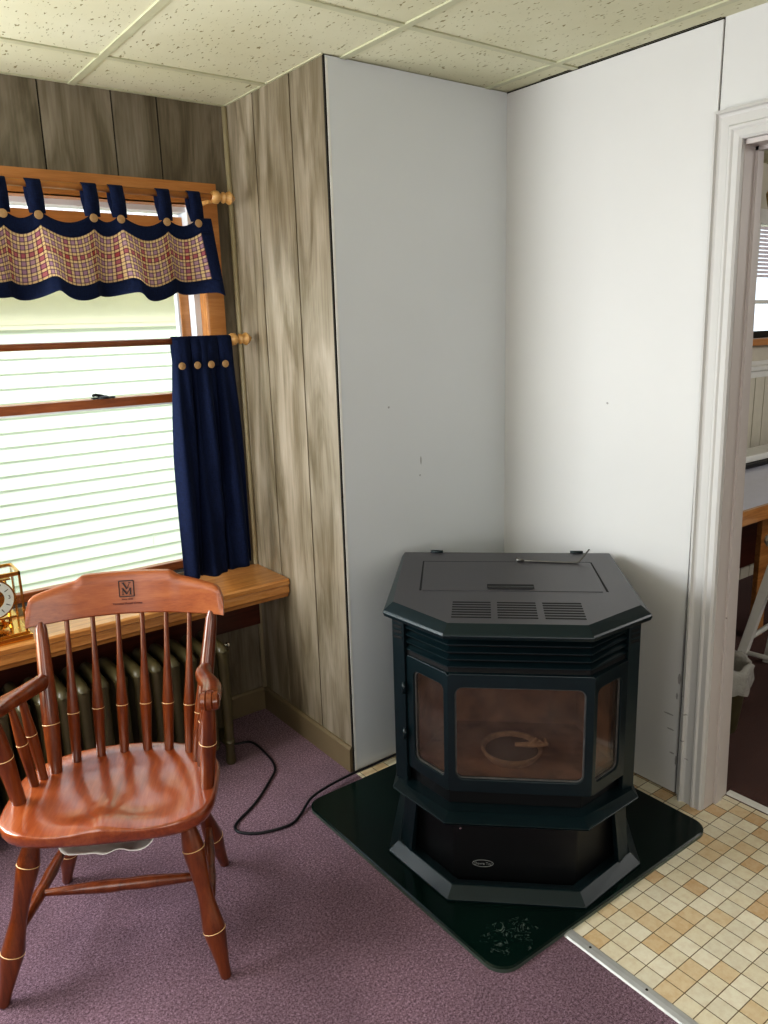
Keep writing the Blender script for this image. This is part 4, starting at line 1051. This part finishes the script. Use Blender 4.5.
# white splayed stool
st_ = empty('white_stool', (1.02, -.66, 0), .1, 'white painted wooden stool with splayed legs beside the work table', 'stool')
tops = [(-.085, -.085), (.085, -.085), (.085, .085), (-.085, .085)]; bots = [(-.19, -.19), (.19, -.19), (.19, .19), (-.19, .19)]
wp = M['white']
for (a, b), (c, d) in zip(tops, bots):
    bm = bmesh.new(); loft(bm, [[(x + dx, y + dy, z) for dx, dy in ((-.018, -.018), (.018, -.018), (.018, .018), (-.018, .018))] for x, y, z in ((c, d, 0), (a, b, .60))]); new_obj('leg', bm, wp, parent=st_, bevel=.003)
def onl(i, z): t = z / .6; return Vector((bots[i][0] + (tops[i][0] - bots[i][0]) * t, bots[i][1] + (tops[i][1] - bots[i][1]) * t, z))
for i in range(4):
    for z in ((.17, .42) if i % 2 else (.22, .47)):
        bm = bmesh.new(); turned(bm, onl(i, z), onl((i + 1) % 4, z), [(0, .009), (.5, .011), (1, .009)], 10); new_obj('rung', bm, wp, parent=st_, smooth=True)
bm = bmesh.new(); turned(bm, (0, 0, .60), (0, 0, .635), [(0, .15), (.3, .165), (.8, .165), (1, .155)], 32); new_obj('seat', bm, wp, parent=st_, auto=40)
# waste bin with liner
wb = empty('waste_bin', (.50, -.600, 0), 0, 'small olive waste bin with clear plastic liner just beyond the doorway', 'bin')
bm = bmesh.new(); turned(bm, (0, 0, 0), (0, 0, .25), [(0, .082), (.02, .085), (.95, .112), (1, .115), (1, .108), (.1, .08)], 28); new_obj('bucket', bm, simple('olive_plastic', srgb(84, 78, 52), .5), parent=wb, smooth=True)
n = NT('clear_liner'); n.set(srgb(220, 218, 210), .25); n.b.inputs['Alpha'].default_value = .62; n.bump(n.noise(n.obj(), 40, 4, .6, 2.), 1., .01)
bm = bmesh.new(); rings = []
for k, (r, z) in enumerate([(.120, .17), (.124, .20), (.120, .235), (.122, .262), (.108, .272), (.095, .25), (.085, .20)]):
    rings.append([((r + .006 * math.sin(q * 2.7 + k * 1.3)) * math.cos(2 * PI * q / 36), (r + .006 * math.sin(q * 1.9 + k)) * math.sin(2 * PI * q / 36), z + .008 * math.sin(q * 1.1 + k * .5)) for q in range(36)])
loft(bm, rings, caps=False); new_obj('liner', bm, n.m, parent=wb, smooth=True)

# ------------------------------------------------------------------ light
w = bpy.data.worlds.new('sky'); bpy.context.scene.world = w; w.use_nodes = True
bg = w.node_tree.nodes['Background']; bg.inputs[0].default_value = (.78, .88, 1., 1); bg.inputs[1].default_value = 1.8
def area(name, loc, target, sx, sy, power, col=(1, 1, 1)):
    l = bpy.data.lights.new(name, 'AREA'); l.shape = 'RECTANGLE'; l.size = sx; l.size_y = sy; l.energy = power; l.color = col
    o = bpy.data.objects.new(name, l); C.objects.link(o); o.location = loc
    o.rotation_euler = (Vector(target) - Vector(loc)).to_track_quat('-Z', 'Y').to_euler(); return o
area('daylight_on_neighbour', (.6, .95, 3.0), (.6, 2.4, 1.0), 9, 1.0, 150, (1., 1., .95))
area('left_window_light', (-2.75, .50, 1.40), (-.6, -1.2, 1.40), 1.1, 1.1, 62, (.92, .96, 1.))
area('rear_fill_light', (-2.4, -3.9, 1.5), (-1.0, 0, 1.1), 1.8, 1.3, 33, (1., .98, .95))  # added fill lamp behind the camera, the near wall has no window
area('side_window_light', (-3.5, -1.6, 1.5), (-.5, -.6, .9), 1.3, 1.8, 26, (.95, .97, 1.))
area('next_room_light', (2.2, -2.2, 2.2), (1.6, -.2, .7), 1.5, 1.0, 36, (1., .97, .95))
area('ceiling_bounce_fill', (-2.6, .1, .75), (-1.3, -.5, 2.24), .8, .4, 9, (1., 1., .80))  # added upward lamp imitating bounced daylight on the ceiling
sc = bpy.context.scene
sc.view_settings.view_transform = 'Standard'; sc.view_settings.look = 'Medium High Contrast'; sc.view_settings.exposure = 0.; sc.view_settings.gamma = 1.
sc.cycles.use_denoising = True
sc.cycles.max_bounces = 8; sc.cycles.diffuse_bounces = 4; sc.cycles.transparent_max_bounces = 12
